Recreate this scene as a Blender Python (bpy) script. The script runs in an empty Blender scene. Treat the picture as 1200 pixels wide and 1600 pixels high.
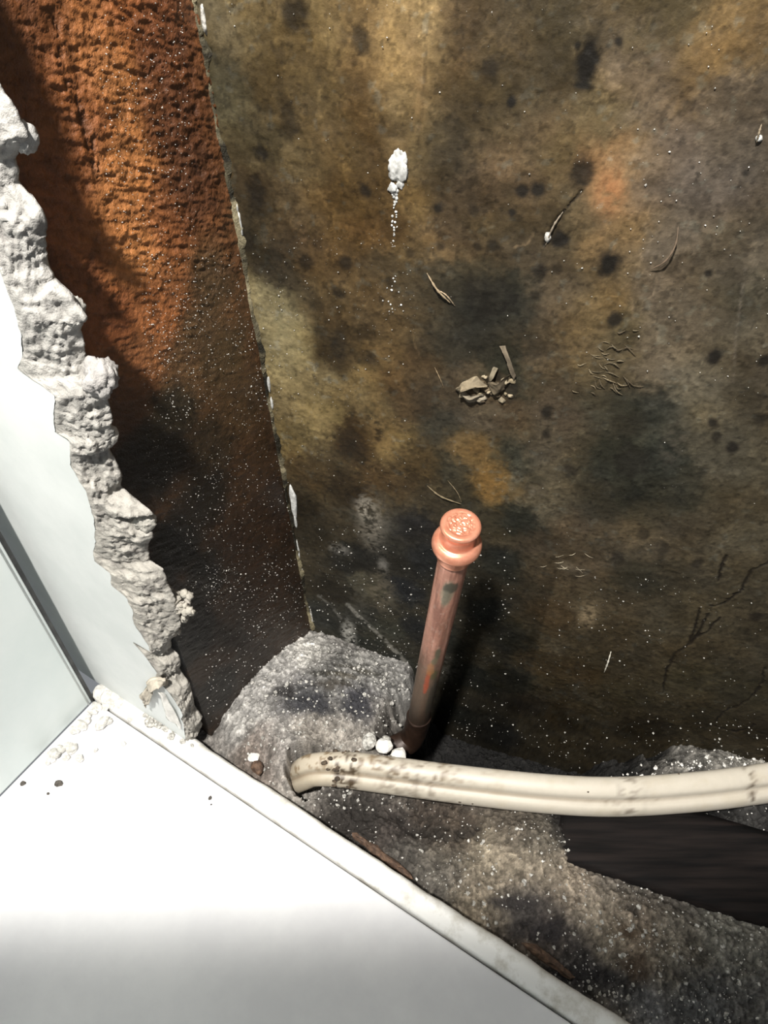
import bpy, math, random
import numpy as np
from mathutils import Vector, Euler

# ------------------------------------------------------------------ camera, light, world
S = 0.48                        # metres per layout unit (camera stands one unit above the white ledge)
TH = math.radians(47.5)         # camera looks this far below the horizontal
FPX = 1200.0
LIGHT = np.array([-0.30, -0.36, 2.20])
sc = bpy.context.scene
col = sc.collection
cam_d = bpy.data.cameras.new('camera')
cam_d.sensor_fit = 'VERTICAL'; cam_d.sensor_height = 24.0; cam_d.sensor_width = 18.0
cam_d.lens = 24.0 * FPX / 1600.0
cam_d.clip_start = 0.01; cam_d.clip_end = 50
cam = bpy.data.objects.new('camera', cam_d); col.objects.link(cam)
cam.location = (0, 0, S); cam.rotation_euler = (math.pi/2 - TH, 0, 0)
sc.camera = cam

w = bpy.data.worlds.new('room_light'); sc.world = w; w.use_nodes = True
bg = w.node_tree.nodes['Background']
bg.inputs[0].default_value = (0.91, 0.95, 1.0, 1); bg.inputs[1].default_value = 0.25

ld = bpy.data.lights.new('work_lamp', 'SPOT')
ld.energy = 98; ld.color = (1.0, 0.965, 0.91); ld.shadow_soft_size = 0.028
HALF = math.radians(80)
ld.spot_size = 2*HALF; ld.spot_blend = 0.055
lo = bpy.data.objects.new('work_lamp', ld); col.objects.link(lo)
lo.location = LIGHT * S
EDGE_Y = 0.215                  # where the lamp's cone ends on the ledge
ang = math.atan2(EDGE_Y - LIGHT[1], LIGHT[2]) + HALF      # from straight down
aim = Vector((0.0, math.sin(ang), -math.cos(ang)))
lo.rotation_euler = aim.to_track_quat('-Z', 'Y').to_euler()

vs = sc.view_settings
vs.view_transform = 'Standard'; vs.look = 'None'; vs.exposure = 0.0; vs.gamma = 1.0
vs.use_curve_mapping = False

# ------------------------------------------------------------------ layout helpers
rng = np.random.default_rng(7)
random.seed(7)
Fv = np.array([0, math.cos(TH), -math.sin(TH)]); Uv = np.array([0, math.sin(TH), math.cos(TH)]); Rv = np.array([1., 0, 0])
CAM = np.array([0, 0, 1.0])
def ray(x, y): return Fv + Rv*(x-600)/FPX + Uv*(800-y)/FPX
def at_z(x, y, z):
    r = ray(x, y); return CAM + r*((z-1)/r[2])
def at_plane(x, y, p, n):
    r = ray(x, y); return CAM + r*(((p-CAM)@n)/(r@n))
Z = np.array([0, 0, 1.0])
C0 = at_z(148, 1092, 0)                            # far corner of the ledge
D2 = np.array([0.84692, -0.53172, 0]); D1 = np.array([0.53172, 0.84692, 0])
def adz(a, d, z): return C0 + D2*a + D1*d + Z*z    # along the ledge edge, depth behind it, height
BASEZ = -0.045
PA = at_z(490, 995, BASEZ); PB = at_z(340, 1150, BASEZ); PC = at_z(1200, 1195, BASEZ)
BD = (PC-PA)/np.linalg.norm(PC-PA)                 # along the mouldy wall
BN = np.array([BD[1], -BD[0], 0])                  # faces the camera
if BN[1] > 0: BN = -BN
SD = (PA-PB)/np.linalg.norm(PA-PB)                 # along the brown side wall, into the cavity
SN = np.array([SD[1], -SD[0], 0])                  # faces right
BROWN_LEN = np.linalg.norm(PA-PB)
# the corner line of the two walls is a little out of plumb
top_b = at_plane(305, 0, PA, BN)
LEAN = ((top_b-PA)@BD)/(top_b[2]-BASEZ)            # corner drifts along BD with height

def lin(c):
    c = np.asarray(c, float)/255.0
    return np.where(c <= 0.04045, c/12.92, ((c+0.055)/1.055)**2.4)

# ------------------------------------------------------------------ noise
def _h(ix, iy, iz, seed):
    h = (ix.astype(np.int64)*374761393 + iy.astype(np.int64)*668265263 + iz.astype(np.int64)*2147483647 + seed*1274126177) & 0xffffffff
    h = ((h ^ (h >> 13))*1274126177) & 0xffffffff
    h = ((h ^ (h >> 16))*2246822519) & 0xffffffff
    return ((h ^ (h >> 15)) & 0xffffff).astype(np.float32)/16777215.0
def vnoise(p, seed=0):
    p = np.asarray(p, np.float64)
    i = np.floor(p).astype(np.int64); f = (p-i).astype(np.float32); f = f*f*(3-2*f)
    r = 0
    for dx in (0, 1):
        wx = f[:, 0] if dx else 1-f[:, 0]
        for dy in (0, 1):
            wy = f[:, 1] if dy else 1-f[:, 1]
            for dz in (0, 1):
                wz = f[:, 2] if dz else 1-f[:, 2]
                r = r + wx*wy*wz*_h(i[:, 0]+dx, i[:, 1]+dy, i[:, 2]+dz, seed)
    return r*2-1
def fbm(p, scale, octs=4, seed=0, gain=0.5):
    p = np.asarray(p, float)*scale
    a = 1.0; r = 0; t = 0
    for o in range(octs):
        r = r + a*vnoise(p*(2.03**o) + 17.3*o, seed+o*31); t += a; a *= gain
    return r/t
def worley(p, cell, seed=0):
    """2D cells: distance to the nearest jittered point and that cell's random number"""
    q = p[:, :2]/cell; i = np.floor(q).astype(np.int64); best = np.full(len(p), 9.0); idv = np.zeros(len(p))
    z0 = np.zeros(len(p), np.int64)
    for dx in (-1, 0, 1):
        for dy in (-1, 0, 1):
            cx = i[:, 0]+dx; cy = i[:, 1]+dy
            ox = cx+_h(cx, cy, z0, seed); oy = cy+_h(cx, cy, z0+1, seed)
            d = np.hypot(q[:, 0]-ox, q[:, 1]-oy); m = d < best
            best = np.where(m, d, best); idv = np.where(m, _h(cx, cy, z0+2, seed), idv)
    return best, idv
def smooth(e0, e1, x):
    t = np.clip((x-e0)/(e1-e0), 0, 1); return t*t*(3-2*t)

# ------------------------------------------------------------------ mesh helpers
def raw_mesh(name, verts, quads=None, tris=None, colors=None, smooth_shade=True, origin=None):
    v = np.asarray(verts, np.float64)*S
    if origin is not None: v = v - np.asarray(origin)*S
    me = bpy.data.meshes.new(name)
    nq = 0 if quads is None else len(quads); nt = 0 if tris is None else len(tris)
    me.vertices.add(len(v)); me.vertices.foreach_set('co', v.astype(np.float32).ravel())
    li = []; starts = []; tot = []
    if nq: li.append(np.asarray(quads, np.int32).ravel()); starts.append(np.arange(nq)*4); tot.append(np.full(nq, 4))
    if nt: li.append(np.asarray(tris, np.int32).ravel()); starts.append(nq*4+np.arange(nt)*3); tot.append(np.full(nt, 3))
    li = np.concatenate(li)
    me.loops.add(len(li)); me.loops.foreach_set('vertex_index', li.astype(np.int32))
    me.polygons.add(nq+nt)
    me.polygons.foreach_set('loop_start', np.concatenate(starts).astype(np.int32))
    try: me.polygons.foreach_set('loop_total', np.concatenate(tot).astype(np.int32))
    except Exception: pass
    me.polygons.foreach_set('use_smooth', np.full(nq+nt, smooth_shade, bool))
    me.update(calc_edges=True); me.validate()
    if colors is not None:
        ca = me.color_attributes.new('Col', 'FLOAT_COLOR', 'POINT')
        c4 = np.ones((len(v), 4), np.float32); c4[:, :3] = np.clip(colors, 0, 1)
        ca.data.foreach_set('color', c4.ravel())
    return me
def link(name, me, mat, parent=None, loc=None):
    o = bpy.data.objects.new(name, me); col.objects.link(o)
    if mat is not None and me is not None and not me.materials: me.materials.append(mat)
    if loc is not None: o.location = np.asarray(loc)*S
    if parent is not None: o.parent = parent
    return o
def tag(o, label=None, cat=None, group=None, kind=None):
    if label: o['label'] = label
    if cat: o['category'] = cat
    if group: o['group'] = group
    if kind: o['kind'] = kind
    return o
def thing(name, label, cat, loc, group=None):
    o = bpy.data.objects.new(name, None); col.objects.link(o)
    o.location = np.asarray(loc)*S; o.empty_display_size = 0.01
    return tag(o, label, cat, group)
def grid_quads(nr, nc, wrap=False):
    r = np.arange(nr-1)[:, None]; c = np.arange(nc if wrap else nc-1)[None, :]
    a = r*nc+c; b = r*nc+(c+1) % nc
    return np.stack([a, b, b+nc, a+nc], -1).reshape(-1, 4)
def slab_from_grid(V, nr, nc, off):
    """a front grid plus side strips and a back face set off by vector off"""
    ring = np.concatenate([np.arange(nc), np.arange(1, nr)*nc+nc-1, (nr-1)*nc+np.arange(nc-2, -1, -1), np.arange(nr-2, 0, -1)*nc])
    n = len(V); back = V[ring] + off
    m = len(ring); k = np.arange(m); k2 = (k+1) % m
    sides = np.stack([ring[k2], ring[k], n+k, n+k2], -1)
    cen = back.mean(0)
    V2 = np.concatenate([V, back, cen[None]])
    tris = np.stack([n+k2, n+k, np.full(m, n+m)], -1)
    return V2, np.concatenate([grid_quads(nr, nc), sides]), tris, ring
def box_mesh(name, corners_fn, a, b, bevel=0.0, seg=2, origin=None):
    import bmesh
    bm = bmesh.new()
    vv = []
    for k in range(8):
        p = corners_fn(*[(a[i], b[i])[(k >> i) & 1] for i in range(3)])
        q = np.asarray(p)*S - (0 if origin is None else np.asarray(origin)*S)
        vv.append(bm.verts.new(q))
    for f in ((0, 2, 3, 1), (4, 5, 7, 6), (0, 1, 5, 4), (2, 6, 7, 3), (0, 4, 6, 2), (1, 3, 7, 5)):
        bm.faces.new([vv[i] for i in f])
    bmesh.ops.recalc_face_normals(bm, faces=bm.faces)
    if bevel > 0:
        bmesh.ops.bevel(bm, geom=list(bm.edges), offset=bevel*S, segments=seg, profile=0.5, affect='EDGES')
    me = bpy.data.meshes.new(name); bm.to_mesh(me); bm.free()
    for p in me.polygons: p.use_smooth = False
    return me
def tube(path, radii, nseg=20, cap=True, profile=None, up=None):
    """sweep a round (or given 2D) profile along path; returns verts, quads, tris"""
    path = np.asarray(path, float); n = len(path)
    T = np.gradient(path, axis=0); T /= np.linalg.norm(T, axis=1)[:, None]
    u0 = np.array([0, 0, 1.0]) if up is None else np.asarray(up, float)
    if abs(T[0]@u0) > 0.95*np.linalg.norm(u0) and up is None: u0 = np.array([0, 1.0, 0])
    V = []
    radii = np.broadcast_to(np.asarray(radii, float), (n,))
    if profile is None:
        t = np.linspace(0, 2*np.pi, nseg, endpoint=False); profile = np.stack([np.cos(t), np.sin(t)], -1)
    ns = len(profile)
    for i in range(n):
        X = np.cross(T[i], u0); X /= np.linalg.norm(X); Y = np.cross(X, T[i])
        V.append(path[i] + radii[i]*(profile[:, :1]*X + profile[:, 1:]*Y))
    V = np.concatenate(V); Q = grid_quads(n, ns, wrap=True)
    tr = None
    if cap:
        V = np.concatenate([V, path[:1], path[-1:]])
        k = np.arange(ns); k2 = (k+1) % ns; e = n*ns
        tr = np.concatenate([np.stack([k2, k, np.full(ns, e)], -1), np.stack([(n-1)*ns+k, (n-1)*ns+k2, np.full(ns, e+1)], -1)])
    return V, Q, tr
def spline(pts, n):
    pts = np.asarray(pts, float); m = len(pts)
    t = np.linspace(0, m-1, n); out = []
    for x in t:
        i = min(int(x), m-2); f = x-i
        p0 = pts[max(i-1, 0)]; p1 = pts[i]; p2 = pts[i+1]; p3 = pts[min(i+2, m-1)]
        out.append(0.5*((2*p1)+(p2-p0)*f+(2*p0-5*p1+4*p2-p3)*f*f+(3*p1-p0-3*p2+p3)*f**3))
    return np.array(out)
def ico(sub):
    import bmesh
    bm = bmesh.new(); bmesh.ops.create_icosphere(bm, subdivisions=sub, radius=1.0)
    v = np.array([x.co[:] for x in bm.verts]); f = np.array([[q.index for q in p.verts] for p in bm.faces]); bm.free()
    return v, f
ICO = {k: ico(k) for k in (1, 2, 3, 4)}
def lump(sub, scale, seed, rough=0.35, freq=1.6, fine=0.0, facet=0):
    v, f = ICO[sub]
    n = fbm(v+seed*3.1, freq, 3, seed)
    r = 1 + rough*n
    if fine: r = r + fine*fbm(v+seed, 7, 3, seed+5)
    v = v*r[:, None]
    return v*np.asarray(scale), f
def rot(v, e):
    return v @ np.array(Euler(e).to_matrix()).T

# ------------------------------------------------------------------ materials
def new_mat(name):
    m = bpy.data.materials.new(name); m.use_nodes = True
    nt = m.node_tree; b = nt.nodes['Principled BSDF']
    return m, nt, b
def N(nt, t, **kw):
    n = nt.nodes.new(t)
    for k, v in kw.items(): setattr(n, k, v)
    return n
def painted(name, rough=0.6, var=0.25, vscale=400, bump=0.25, bscale=600, spec=0.5, bdist=0.0005, rough_var=0.0, metallic=0.0):
    """colour from the painted attribute, broken up by fine grain and relief"""
    m, nt, b = new_mat(name)
    at = N(nt, 'ShaderNodeAttribute', attribute_name='Col')
    tc = N(nt, 'ShaderNodeTexCoord')
    n1 = N(nt, 'ShaderNodeTexNoise'); n1.inputs['Scale'].default_value = vscale; n1.inputs['Detail'].default_value = 6; n1.inputs['Roughness'].default_value = 0.7
    nt.links.new(tc.outputs['Object'], n1.inputs['Vector'])
    mr = N(nt, 'ShaderNodeMapRange'); mr.inputs[1].default_value = 0.25; mr.inputs[2].default_value = 0.75
    mr.inputs[3].default_value = 1-var; mr.inputs[4].default_value = 1+var
    nt.links.new(n1.outputs[0], mr.inputs[0])
    mx = N(nt, 'ShaderNodeVectorMath', operation='SCALE')
    nt.links.new(at.outputs['Color'], mx.inputs[0]); nt.links.new(mr.outputs[0], mx.inputs['Scale'])
    nt.links.new(mx.outputs[0], b.inputs['Base Color'])
    n2 = N(nt, 'ShaderNodeTexNoise'); n2.inputs['Scale'].default_value = bscale; n2.inputs['Detail'].default_value = 5; n2.inputs['Roughness'].default_value = 0.65
    nt.links.new(tc.outputs['Object'], n2.inputs['Vector'])
    bp = N(nt, 'ShaderNodeBump'); bp.inputs['Strength'].default_value = bump; bp.inputs['Distance'].default_value = bdist
    nt.links.new(n2.outputs[0], bp.inputs['Height']); nt.links.new(bp.outputs[0], b.inputs['Normal'])
    b.inputs['Roughness'].default_value = rough; b.inputs['Specular IOR Level'].default_value = spec
    b.inputs['Metallic'].default_value = metallic
    if rough_var:
        r2 = N(nt, 'ShaderNodeMapRange'); r2.inputs[1].default_value = 0.3; r2.inputs[2].default_value = 0.7
        r2.inputs[3].default_value = rough-rough_var; r2.inputs[4].default_value = rough+rough_var
        n3 = N(nt, 'ShaderNodeTexNoise'); n3.inputs['Scale'].default_value = vscale*0.2; n3.inputs['Detail'].default_value = 4
        nt.links.new(tc.outputs['Object'], n3.inputs['Vector']); nt.links.new(n3.outputs[0], r2.inputs[0]); nt.links.new(r2.outputs[0], b.inputs['Roughness'])
    return m
def plain(name, c1, c2=None, scale=60, rough=0.5, bump=0.1, bscale=300, spec=0.5, metallic=0.0, lo=0.4, hi=0.65, bdist=0.0004, detail=5):
    m, nt, b = new_mat(name)
    tc = N(nt, 'ShaderNodeTexCoord')
    n1 = N(nt, 'ShaderNodeTexNoise'); n1.inputs['Scale'].default_value = scale; n1.inputs['Detail'].default_value = detail; n1.inputs['Roughness'].default_value = 0.65
    nt.links.new(tc.outputs['Object'], n1.inputs['Vector'])
    cr = N(nt, 'ShaderNodeValToRGB')
    cr.color_ramp.elements[0].position = lo; cr.color_ramp.elements[1].position = hi
    a = lin(c1); d = lin(c2 if c2 else c1)
    cr.color_ramp.elements[0].color = (*a, 1); cr.color_ramp.elements[1].color = (*d, 1)
    nt.links.new(n1.outputs[0], cr.inputs[0]); nt.links.new(cr.outputs[0], b.inputs['Base Color'])
    n2 = N(nt, 'ShaderNodeTexNoise'); n2.inputs['Scale'].default_value = bscale; n2.inputs['Detail'].default_value = 4
    nt.links.new(tc.outputs['Object'], n2.inputs['Vector'])
    bp = N(nt, 'ShaderNodeBump'); bp.inputs['Strength'].default_value = bump; bp.inputs['Distance'].default_value = bdist
    nt.links.new(n2.outputs[0], bp.inputs['Height']); nt.links.new(bp.outputs[0], b.inputs['Normal'])
    b.inputs['Roughness'].default_value = rough; b.inputs['Specular IOR Level'].default_value = spec; b.inputs['Metallic'].default_value = metallic
    return m
M = {}
M['mould'] = painted('mouldy_board', rough=0.6, var=0.26, vscale=420, bump=0.4, bscale=1100, spec=0.18, bdist=0.0006, rough_var=0.15)
M['brown'] = painted('damp_brown_render', rough=0.36, var=0.3, vscale=700, bump=0.8, bscale=1100, spec=0.6, bdist=0.0007, rough_var=0.12)
M['rubble'] = painted('crumbly_mortar', rough=0.5, var=0.45, vscale=700, bump=1.0, bscale=800, spec=0.2, bdist=0.0014, rough_var=0.2)
M['core'] = painted('broken_gypsum', rough=0.9, var=0.14, vscale=350, bump=0.8, bscale=650, spec=0.2, bdist=0.0012)
M['paint'] = plain('white_paint', (196, 200, 198), (204, 207, 205), 30, rough=0.55, bump=0.12, bscale=250, spec=0.35)
M['panel'] = plain('white_panel', (198, 206, 204), (206, 212, 210), 14, rough=0.35, bump=0.05, bscale=200, spec=0.4)
M['ledge'] = plain('white_gloss_ledge', (214, 214, 216), (224, 224, 225), 18, rough=0.38, bump=0.03, bscale=120, spec=0.4)
M['trim'] = plain('grubby_white_bead', (188, 184, 174), (226, 225, 221), 70, rough=0.5, bump=0.25, bscale=260, spec=0.4, lo=0.32, hi=0.52)
M['gasket'] = plain('grey_sealant', (52, 52, 52), (80, 80, 79), 80, rough=0.7)
M['white'] = plain('white_crumbs', (200, 197, 190), (228, 226, 222), 300, rough=0.85, bump=0.4, bscale=700)
M['greywhite'] = plain('grey_white_dust', (120, 118, 112), (205, 202, 195), 500, rough=0.8, bump=0.3, bscale=900)
M['crumb'] = plain('plaster_crumb', (168, 166, 160), (208, 206, 201), 300, rough=0.85, bump=0.4, bscale=700)
M['filler'] = plain('white_filler', (140, 140, 136), (196, 196, 193), 350, rough=0.8, bump=0.5, bscale=600)
M['dark_grit'] = plain('dark_grit', (52, 48, 44), (92, 86, 78), 400, rough=0.8, bump=0.4)
M['brown_chip'] = plain('brown_wood_scrap', (66, 50, 40), (112, 88, 70), 260, rough=0.8, bump=0.5)
M['paper'] = painted('torn_paper', rough=0.8, var=0.2, vscale=500, bump=0.4, bscale=900, spec=0.25)
M['copper_cap'] = plain('clean_copper', (210, 138, 110), (228, 162, 134), 260, rough=0.32, bump=0.08, bscale=500, metallic=0.6, lo=0.35, hi=0.7)
M['copper'] = painted('weathered_copper', rough=0.45, var=0.2, vscale=260, bump=0.2, bscale=500, spec=0.5, metallic=0.25)
M['cable'] = painted('cream_sheath', rough=0.45, var=0.05, vscale=200, bump=0.05, bscale=300, spec=0.4)
M['mud'] = plain('dried_mud', (44, 36, 28), (92, 78, 62), 500, rough=0.85, bump=0.6, bscale=700)
# tarred timber with stretched grain
def timber():
    m, nt, b = new_mat('tarred_timber')
    tc = N(nt, 'ShaderNodeTexCoord'); mp = N(nt, 'ShaderNodeMapping'); mp.inputs['Rotation'].default_value = (0, 0, -math.atan2(BD[1], BD[0])); mp.inputs['Scale'].default_value = (18, 260, 260)
    nt.links.new(tc.outputs['Object'], mp.inputs[0])
    n1 = N(nt, 'ShaderNodeTexNoise'); n1.inputs['Scale'].default_value = 1; n1.inputs['Detail'].default_value = 5
    nt.links.new(mp.outputs[0], n1.inputs['Vector'])
    cr = N(nt, 'ShaderNodeValToRGB'); cr.color_ramp.elements[0].position = 0.35; cr.color_ramp.elements[1].position = 0.75
    cr.color_ramp.elements[0].color = (*lin((9, 8, 8)), 1); cr.color_ramp.elements[1].color = (*lin((30, 25, 23)), 1)
    nt.links.new(n1.outputs[0], cr.inputs[0]); nt.links.new(cr.outputs[0], b.inputs['Base Color'])
    bp = N(nt, 'ShaderNodeBump'); bp.inputs['Strength'].default_value = 0.6; bp.inputs['Distance'].default_value = 0.0008
    nt.links.new(n1.outputs[0], bp.inputs['Height']); nt.links.new(bp.outputs[0], b.inputs['Normal'])
    b.inputs['Roughness'].default_value = 0.75; b.inputs['Specular IOR Level'].default_value = 0.12
    return m
M['timber'] = timber()

# ------------------------------------------------------------------ colour layout
def lamp_E(P, n):
    d = LIGHT - P; r2 = (d**2).sum(-1); c = np.clip((d@n)/np.sqrt(r2), 0.05, 1)
    return ld.energy/(4*math.pi**2*S*S)*c/r2
def kernel_color(uv, cuv, ccol, sig):
    """smooth blend of scattered colour notes"""
    out = np.empty((len(uv), 3), np.float32); lc = np.sqrt(np.clip(ccol, 0, None)).astype(np.float32)
    for s in range(0, len(uv), 40000):
        q = uv[s:s+40000].astype(np.float32)
        d = ((q[:, None, 0]-cuv[None, :, 0])**2 + (q[:, None, 1]-cuv[None, :, 1])**2).astype(np.float32)
        k = np.exp(-d/(2*sig*sig)) + 1e-5/(d+1e-3)
        out[s:s+40000] = (k@lc)/k.sum(1)[:, None]
    return out**2
def blob(C, uv, cen, rad, c, alpha, soft, warp):
    d = np.sqrt(((uv[:, 0]-cen[0])/rad[0])**2 + ((uv[:, 1]-cen[1])/rad[1])**2) + warp
    m = (1-smooth(1-soft, 1+soft, d))*alpha
    C += m[:, None]*(np.asarray(c)-C)
    return m
def seg_dist(uv, a, b):
    ab = b-a; t = np.clip(((uv-a)@ab)/(ab@ab), 0, 1)
    return np.linalg.norm(uv-(a+t[:, None]*ab), axis=1)

# ================================================================== SETTING
# ---- mouldy back wall
def wall_uz(x, y):
    p = at_plane(x, y, PA, BN); return np.array([(p-PA)@BD, p[2]])
def wall_pt(u, z, out=0.0): return PA + BD*u + BN*out + Z*(z-BASEZ)
us = np.concatenate([np.linspace(-0.045, 0.80, 640), np.linspace(0.83, 1.5, 12)])
zs = np.concatenate([np.linspace(-0.32, -0.05, 34), np.linspace(-0.047, 0.95, 760), np.linspace(0.98, 2.0, 16)])
UU, ZZ = np.meshgrid(us, zs)
# the corner line leans: squeeze the left part of the wall
UU = UU + LEAN*np.clip(ZZ-BASEZ, 0, 1.2)*np.clip(1-(UU+0.045)/0.25, 0, 1)
uv = np.stack([UU.ravel(), ZZ.ravel()], -1)
P3 = np.stack([uv[:, 0], uv[:, 1], np.zeros(len(uv))], -1)
NOTES = """350 30 120 105 80;340 150 95 85 62;400 60 112 92 58;480 100 122 98 60;520 40 130 106 66;560 30 135 105 65;600 60 160 130 88;640 40 172 142 98;655 120 152 122 80;620 150 150 122 80;580 120 120 92 56;480 180 115 92 58;430 160 95 76 46;400 220 85 72 48;460 250 112 92 60;520 220 118 94 58;560 200 105 78 42;600 190 100 76 44;632 225 140 115 75;590 250 105 78 40;545 300 100 75 38;500 330 100 75 40;460 330 115 92 62;420 320 75 60 40;400 380 60 50 34;650 300 130 102 60;660 380 125 98 60;690 370 130 100 65;610 350 100 72 35;560 360 110 80 42;520 400 95 72 42;480 390 85 65 42;440 420 65 55 42;420 480 140 125 92;450 520 152 137 100;470 560 148 130 92;440 580 140 122 85;500 600 130 110 75;490 650 135 115 75;460 690 110 92 58;520 560 70 54 32;540 500 80 62 38;580 480 105 82 52;600 540 105 82 50;580 620 120 98 62;610 690 120 98 60;560 690 68 50 27;630 620 90 68 42;660 560 85 66 45;480 730 75 58 35;540 760 52 40 24;600 750 75 56 32;650 720 80 62 36;
700 420 72 66 55;740 470 52 50 44;800 480 50 50 44;760 530 54 50 42;800 580 48 48 40;700 540 58 52 42;720 600 75 62 48;680 640 65 52 38;700 680 58 54 46;740 660 80 68 55;790 640 80 64 48;760 720 105 80 45;780 760 118 88 45;730 710 110 84 48;700 740 58 52 40;740 790 60 52 38;810 720 52 52 46;805 800 42 42 36;850 700 88 76 62;880 640 80 66 52;860 780 90 80 66;840 850 72 60 48;900 820 82 68 54;
720 60 105 82 55;700 120 80 64 42;760 100 82 68 44;800 60 110 88 60;840 30 90 76 52;860 120 85 72 52;780 180 90 76 52;740 160 78 64 44;700 220 85 72 54;690 280 75 62 45;780 220 115 90 62;830 200 120 95 68;800 260 115 90 65;860 230 110 92 62;750 300 75 60 45;840 300 88 70 50;720 350 75 60 44;780 340 95 78 52;820 380 85 70 52;860 340 95 80 58;900 300 100 88 68;940 200 118 100 70;930 260 150 108 68;955 290 178 126 84;985 270 145 115 78;940 350 130 102 68;970 350 125 100 70;930 400 100 82 58;960 440 115 92 62;930 480 120 96 62;880 440 95 78 58;900 520 105 85 58;850 480 95 78 60;860 560 80 66 50;940 560 100 84 60;970 500 95 82 60;
1020 100 120 102 88;1000 160 118 100 86;1060 60 100 82 55;1120 60 135 105 65;1180 30 125 98 62;1080 110 130 102 68;1040 40 88 76 52;1150 150 105 90 78;1060 220 108 92 82;1020 280 110 94 84;1120 280 105 90 80;1180 220 100 86 74;1050 380 105 92 82;1150 400 98 86 74;1020 450 100 86 74;1080 500 105 92 80;1150 520 95 84 70;1030 560 108 94 80;1180 460 85 76 62;1080 600 105 94 80;1150 620 72 62 48;1190 580 70 60 48;1120 700 90 82 70;1180 720 88 80 68;
950 640 62 58 48;1000 650 50 50 44;1040 660 70 66 56;960 720 52 52 45;1020 720 56 56 49;980 770 45 45 38;1050 770 62 58 48;1090 640 98 88 74;1000 800 65 58 46;940 780 60 54 44;980 830 95 80 62;1060 830 72 62 50;1120 820 78 68 54;1180 830 75 66 52;920 880 75 62 48;1000 900 55 50 40;1050 900 62 54 42;1020 870 70 60 48;880 900 70 58 44;860 960 68 54 38;920 960 78 66 50;840 1030 60 48 32;960 960 65 55 42;1000 1000 62 52 38;1080 960 62 54 42;1150 920 62 54 42;1180 1000 58 50 38;900 1050 58 46 30;980 1080 52 44 30;1080 1060 55 48 34;1160 1080 48 42 30;880 1120 40 32 21;1000 1140 36 29 19;1100 1130 42 35 23;1180 1140 40 33 23;820 1100 34 28 21;780 1150 26 24 22;
500 830 50 42 30;470 800 45 36 22;540 830 66 56 42;580 820 74 68 60;600 860 45 42 38;640 830 42 40 42;560 880 38 36 34;620 920 33 34 39;660 880 36 36 38;520 920 42 36 28;500 960 45 44 42;560 960 50 48 44;590 920 76 70 58;600 980 58 56 48;640 980 36 36 38;560 1000 45 46 44;620 1040 46 46 44;540 1020 52 52 49;780 880 38 38 34;760 960 34 34 31;800 1000 38 36 30;740 1060 30 30 27;800 1060 34 32 26;720 1120 26 26 24;700 1000 34 34 32;700 900 42 40 36;660 1200 22 21 20;720 1190 22 21 20;800 1210 22 20 18;900 1225 24 21 17;1000 1235 26 22 17;1100 1235 28 24 18;1200 1240 30 26 20;760 1280 18 17 16;950 1290 20 18 15;1150 1290 20 18 15"""
nt_ = [list(map(float, s.split())) for s in NOTES.replace('\n', '').split(';') if s.strip()]
cuv = np.array([wall_uz(a[0], a[1]) for a in nt_]); cobs = lin([a[2:] for a in nt_])
cE = lamp_E(np.array([wall_pt(u, z) for u, z in cuv]), BN) + 0.14
ccol = cobs/cE[:, None]
cm = ccol.mean(0); ccol = ccol*((ccol.mean(1)/cm.mean())**0.22)[:, None]
wa = fbm(P3, 16, 6, 3, 0.62); wb = fbm(P3, 16, 6, 11, 0.62); wc = fbm(P3, 60, 4, 21, 0.68); wd = fbm(P3, 170, 3, 41, 0.75); we = fbm(P3*np.array([1.6, 1, 1]), 420, 1, 43)
wuv = uv + 0.027*np.stack([wa, wb], -1) + 0.011*np.stack([wc, wd], -1)
C = kernel_color(wuv, cuv, ccol, 0.0130)
# stains break the tone up at several sizes
patch = fbm(P3 + 0.02*np.stack([wb, wa, 0*wa], -1), 26, 5, 301, 0.6)
patch = smooth(-0.03, 0.05, patch + 0.12*wd) - 0.5                      # crisp-edged patches
C *= 0.79*np.exp(0.40*wc + 0.30*wd + 0.22*wa + 0.26*patch + 0.12*we)[:, None]
speck = smooth(0.34, 0.46, fbm(P3, 230, 2, 311, 0.6) + 0.22*wc)         # pin-head mould
C *= (1-0.35*speck)[:, None]
pale = smooth(0.36, 0.50, fbm(P3, 120, 3, 317, 0.6) + 0.3*wa)
C += (0.35*pale)[:, None]*(np.array([1.0, 0.93, 0.78])*C.mean(1)[:, None]*1.9 - C)
# tide marks: tone steps with crisp edges
L_ = np.log(C.mean(1)+1e-4) + 0.30*wa + 0.16*wc
kk_ = L_/0.30; fl_ = np.floor(kk_); ter = 0.30*(fl_ + smooth(0.30, 0.62, kk_-fl_))
C *= np.exp(0.75*(ter-L_))[:, None]
cont = np.abs(fbm(P3 + 0.012*np.stack([wb, wa, 0*wa], -1), 21, 4, 331, 0.55) - 0.02)
tide = np.exp(-(cont/0.012)**2)*smooth(0.0, 0.35, fbm(P3, 12, 2, 337))
C *= (1+0.55*tide)[:, None]
lm = C.mean(1)[:, None]; C = (C*0.86 + lm*0.14)*np.array([1.0, 1.02, 0.90])
hue = fbm(P3, 30, 3, 77)
C *= np.stack([1+0.07*hue, np.ones_like(hue), 1-0.14*hue], -1)
def Wb(x, y, rx, ry, rgb, alpha=0.85, soft=0.45, warp=0.35, tex=None):
    p = wall_uz(x, y); q = wall_uz(x+rx, y); r = wall_uz(x, y+ry)
    rad = (abs(q[0]-p[0]), abs(r[1]-p[1])); 
    E_ = lamp_E(wall_pt(*p)[None], BN)[0] + 0.14
    return blob(C, uv, p, rad, 0.8*lin(rgb)/E_, alpha if tex is None else alpha*tex, soft, warp*(0.9*wc+0.9*wd+0.6*wa))
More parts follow.
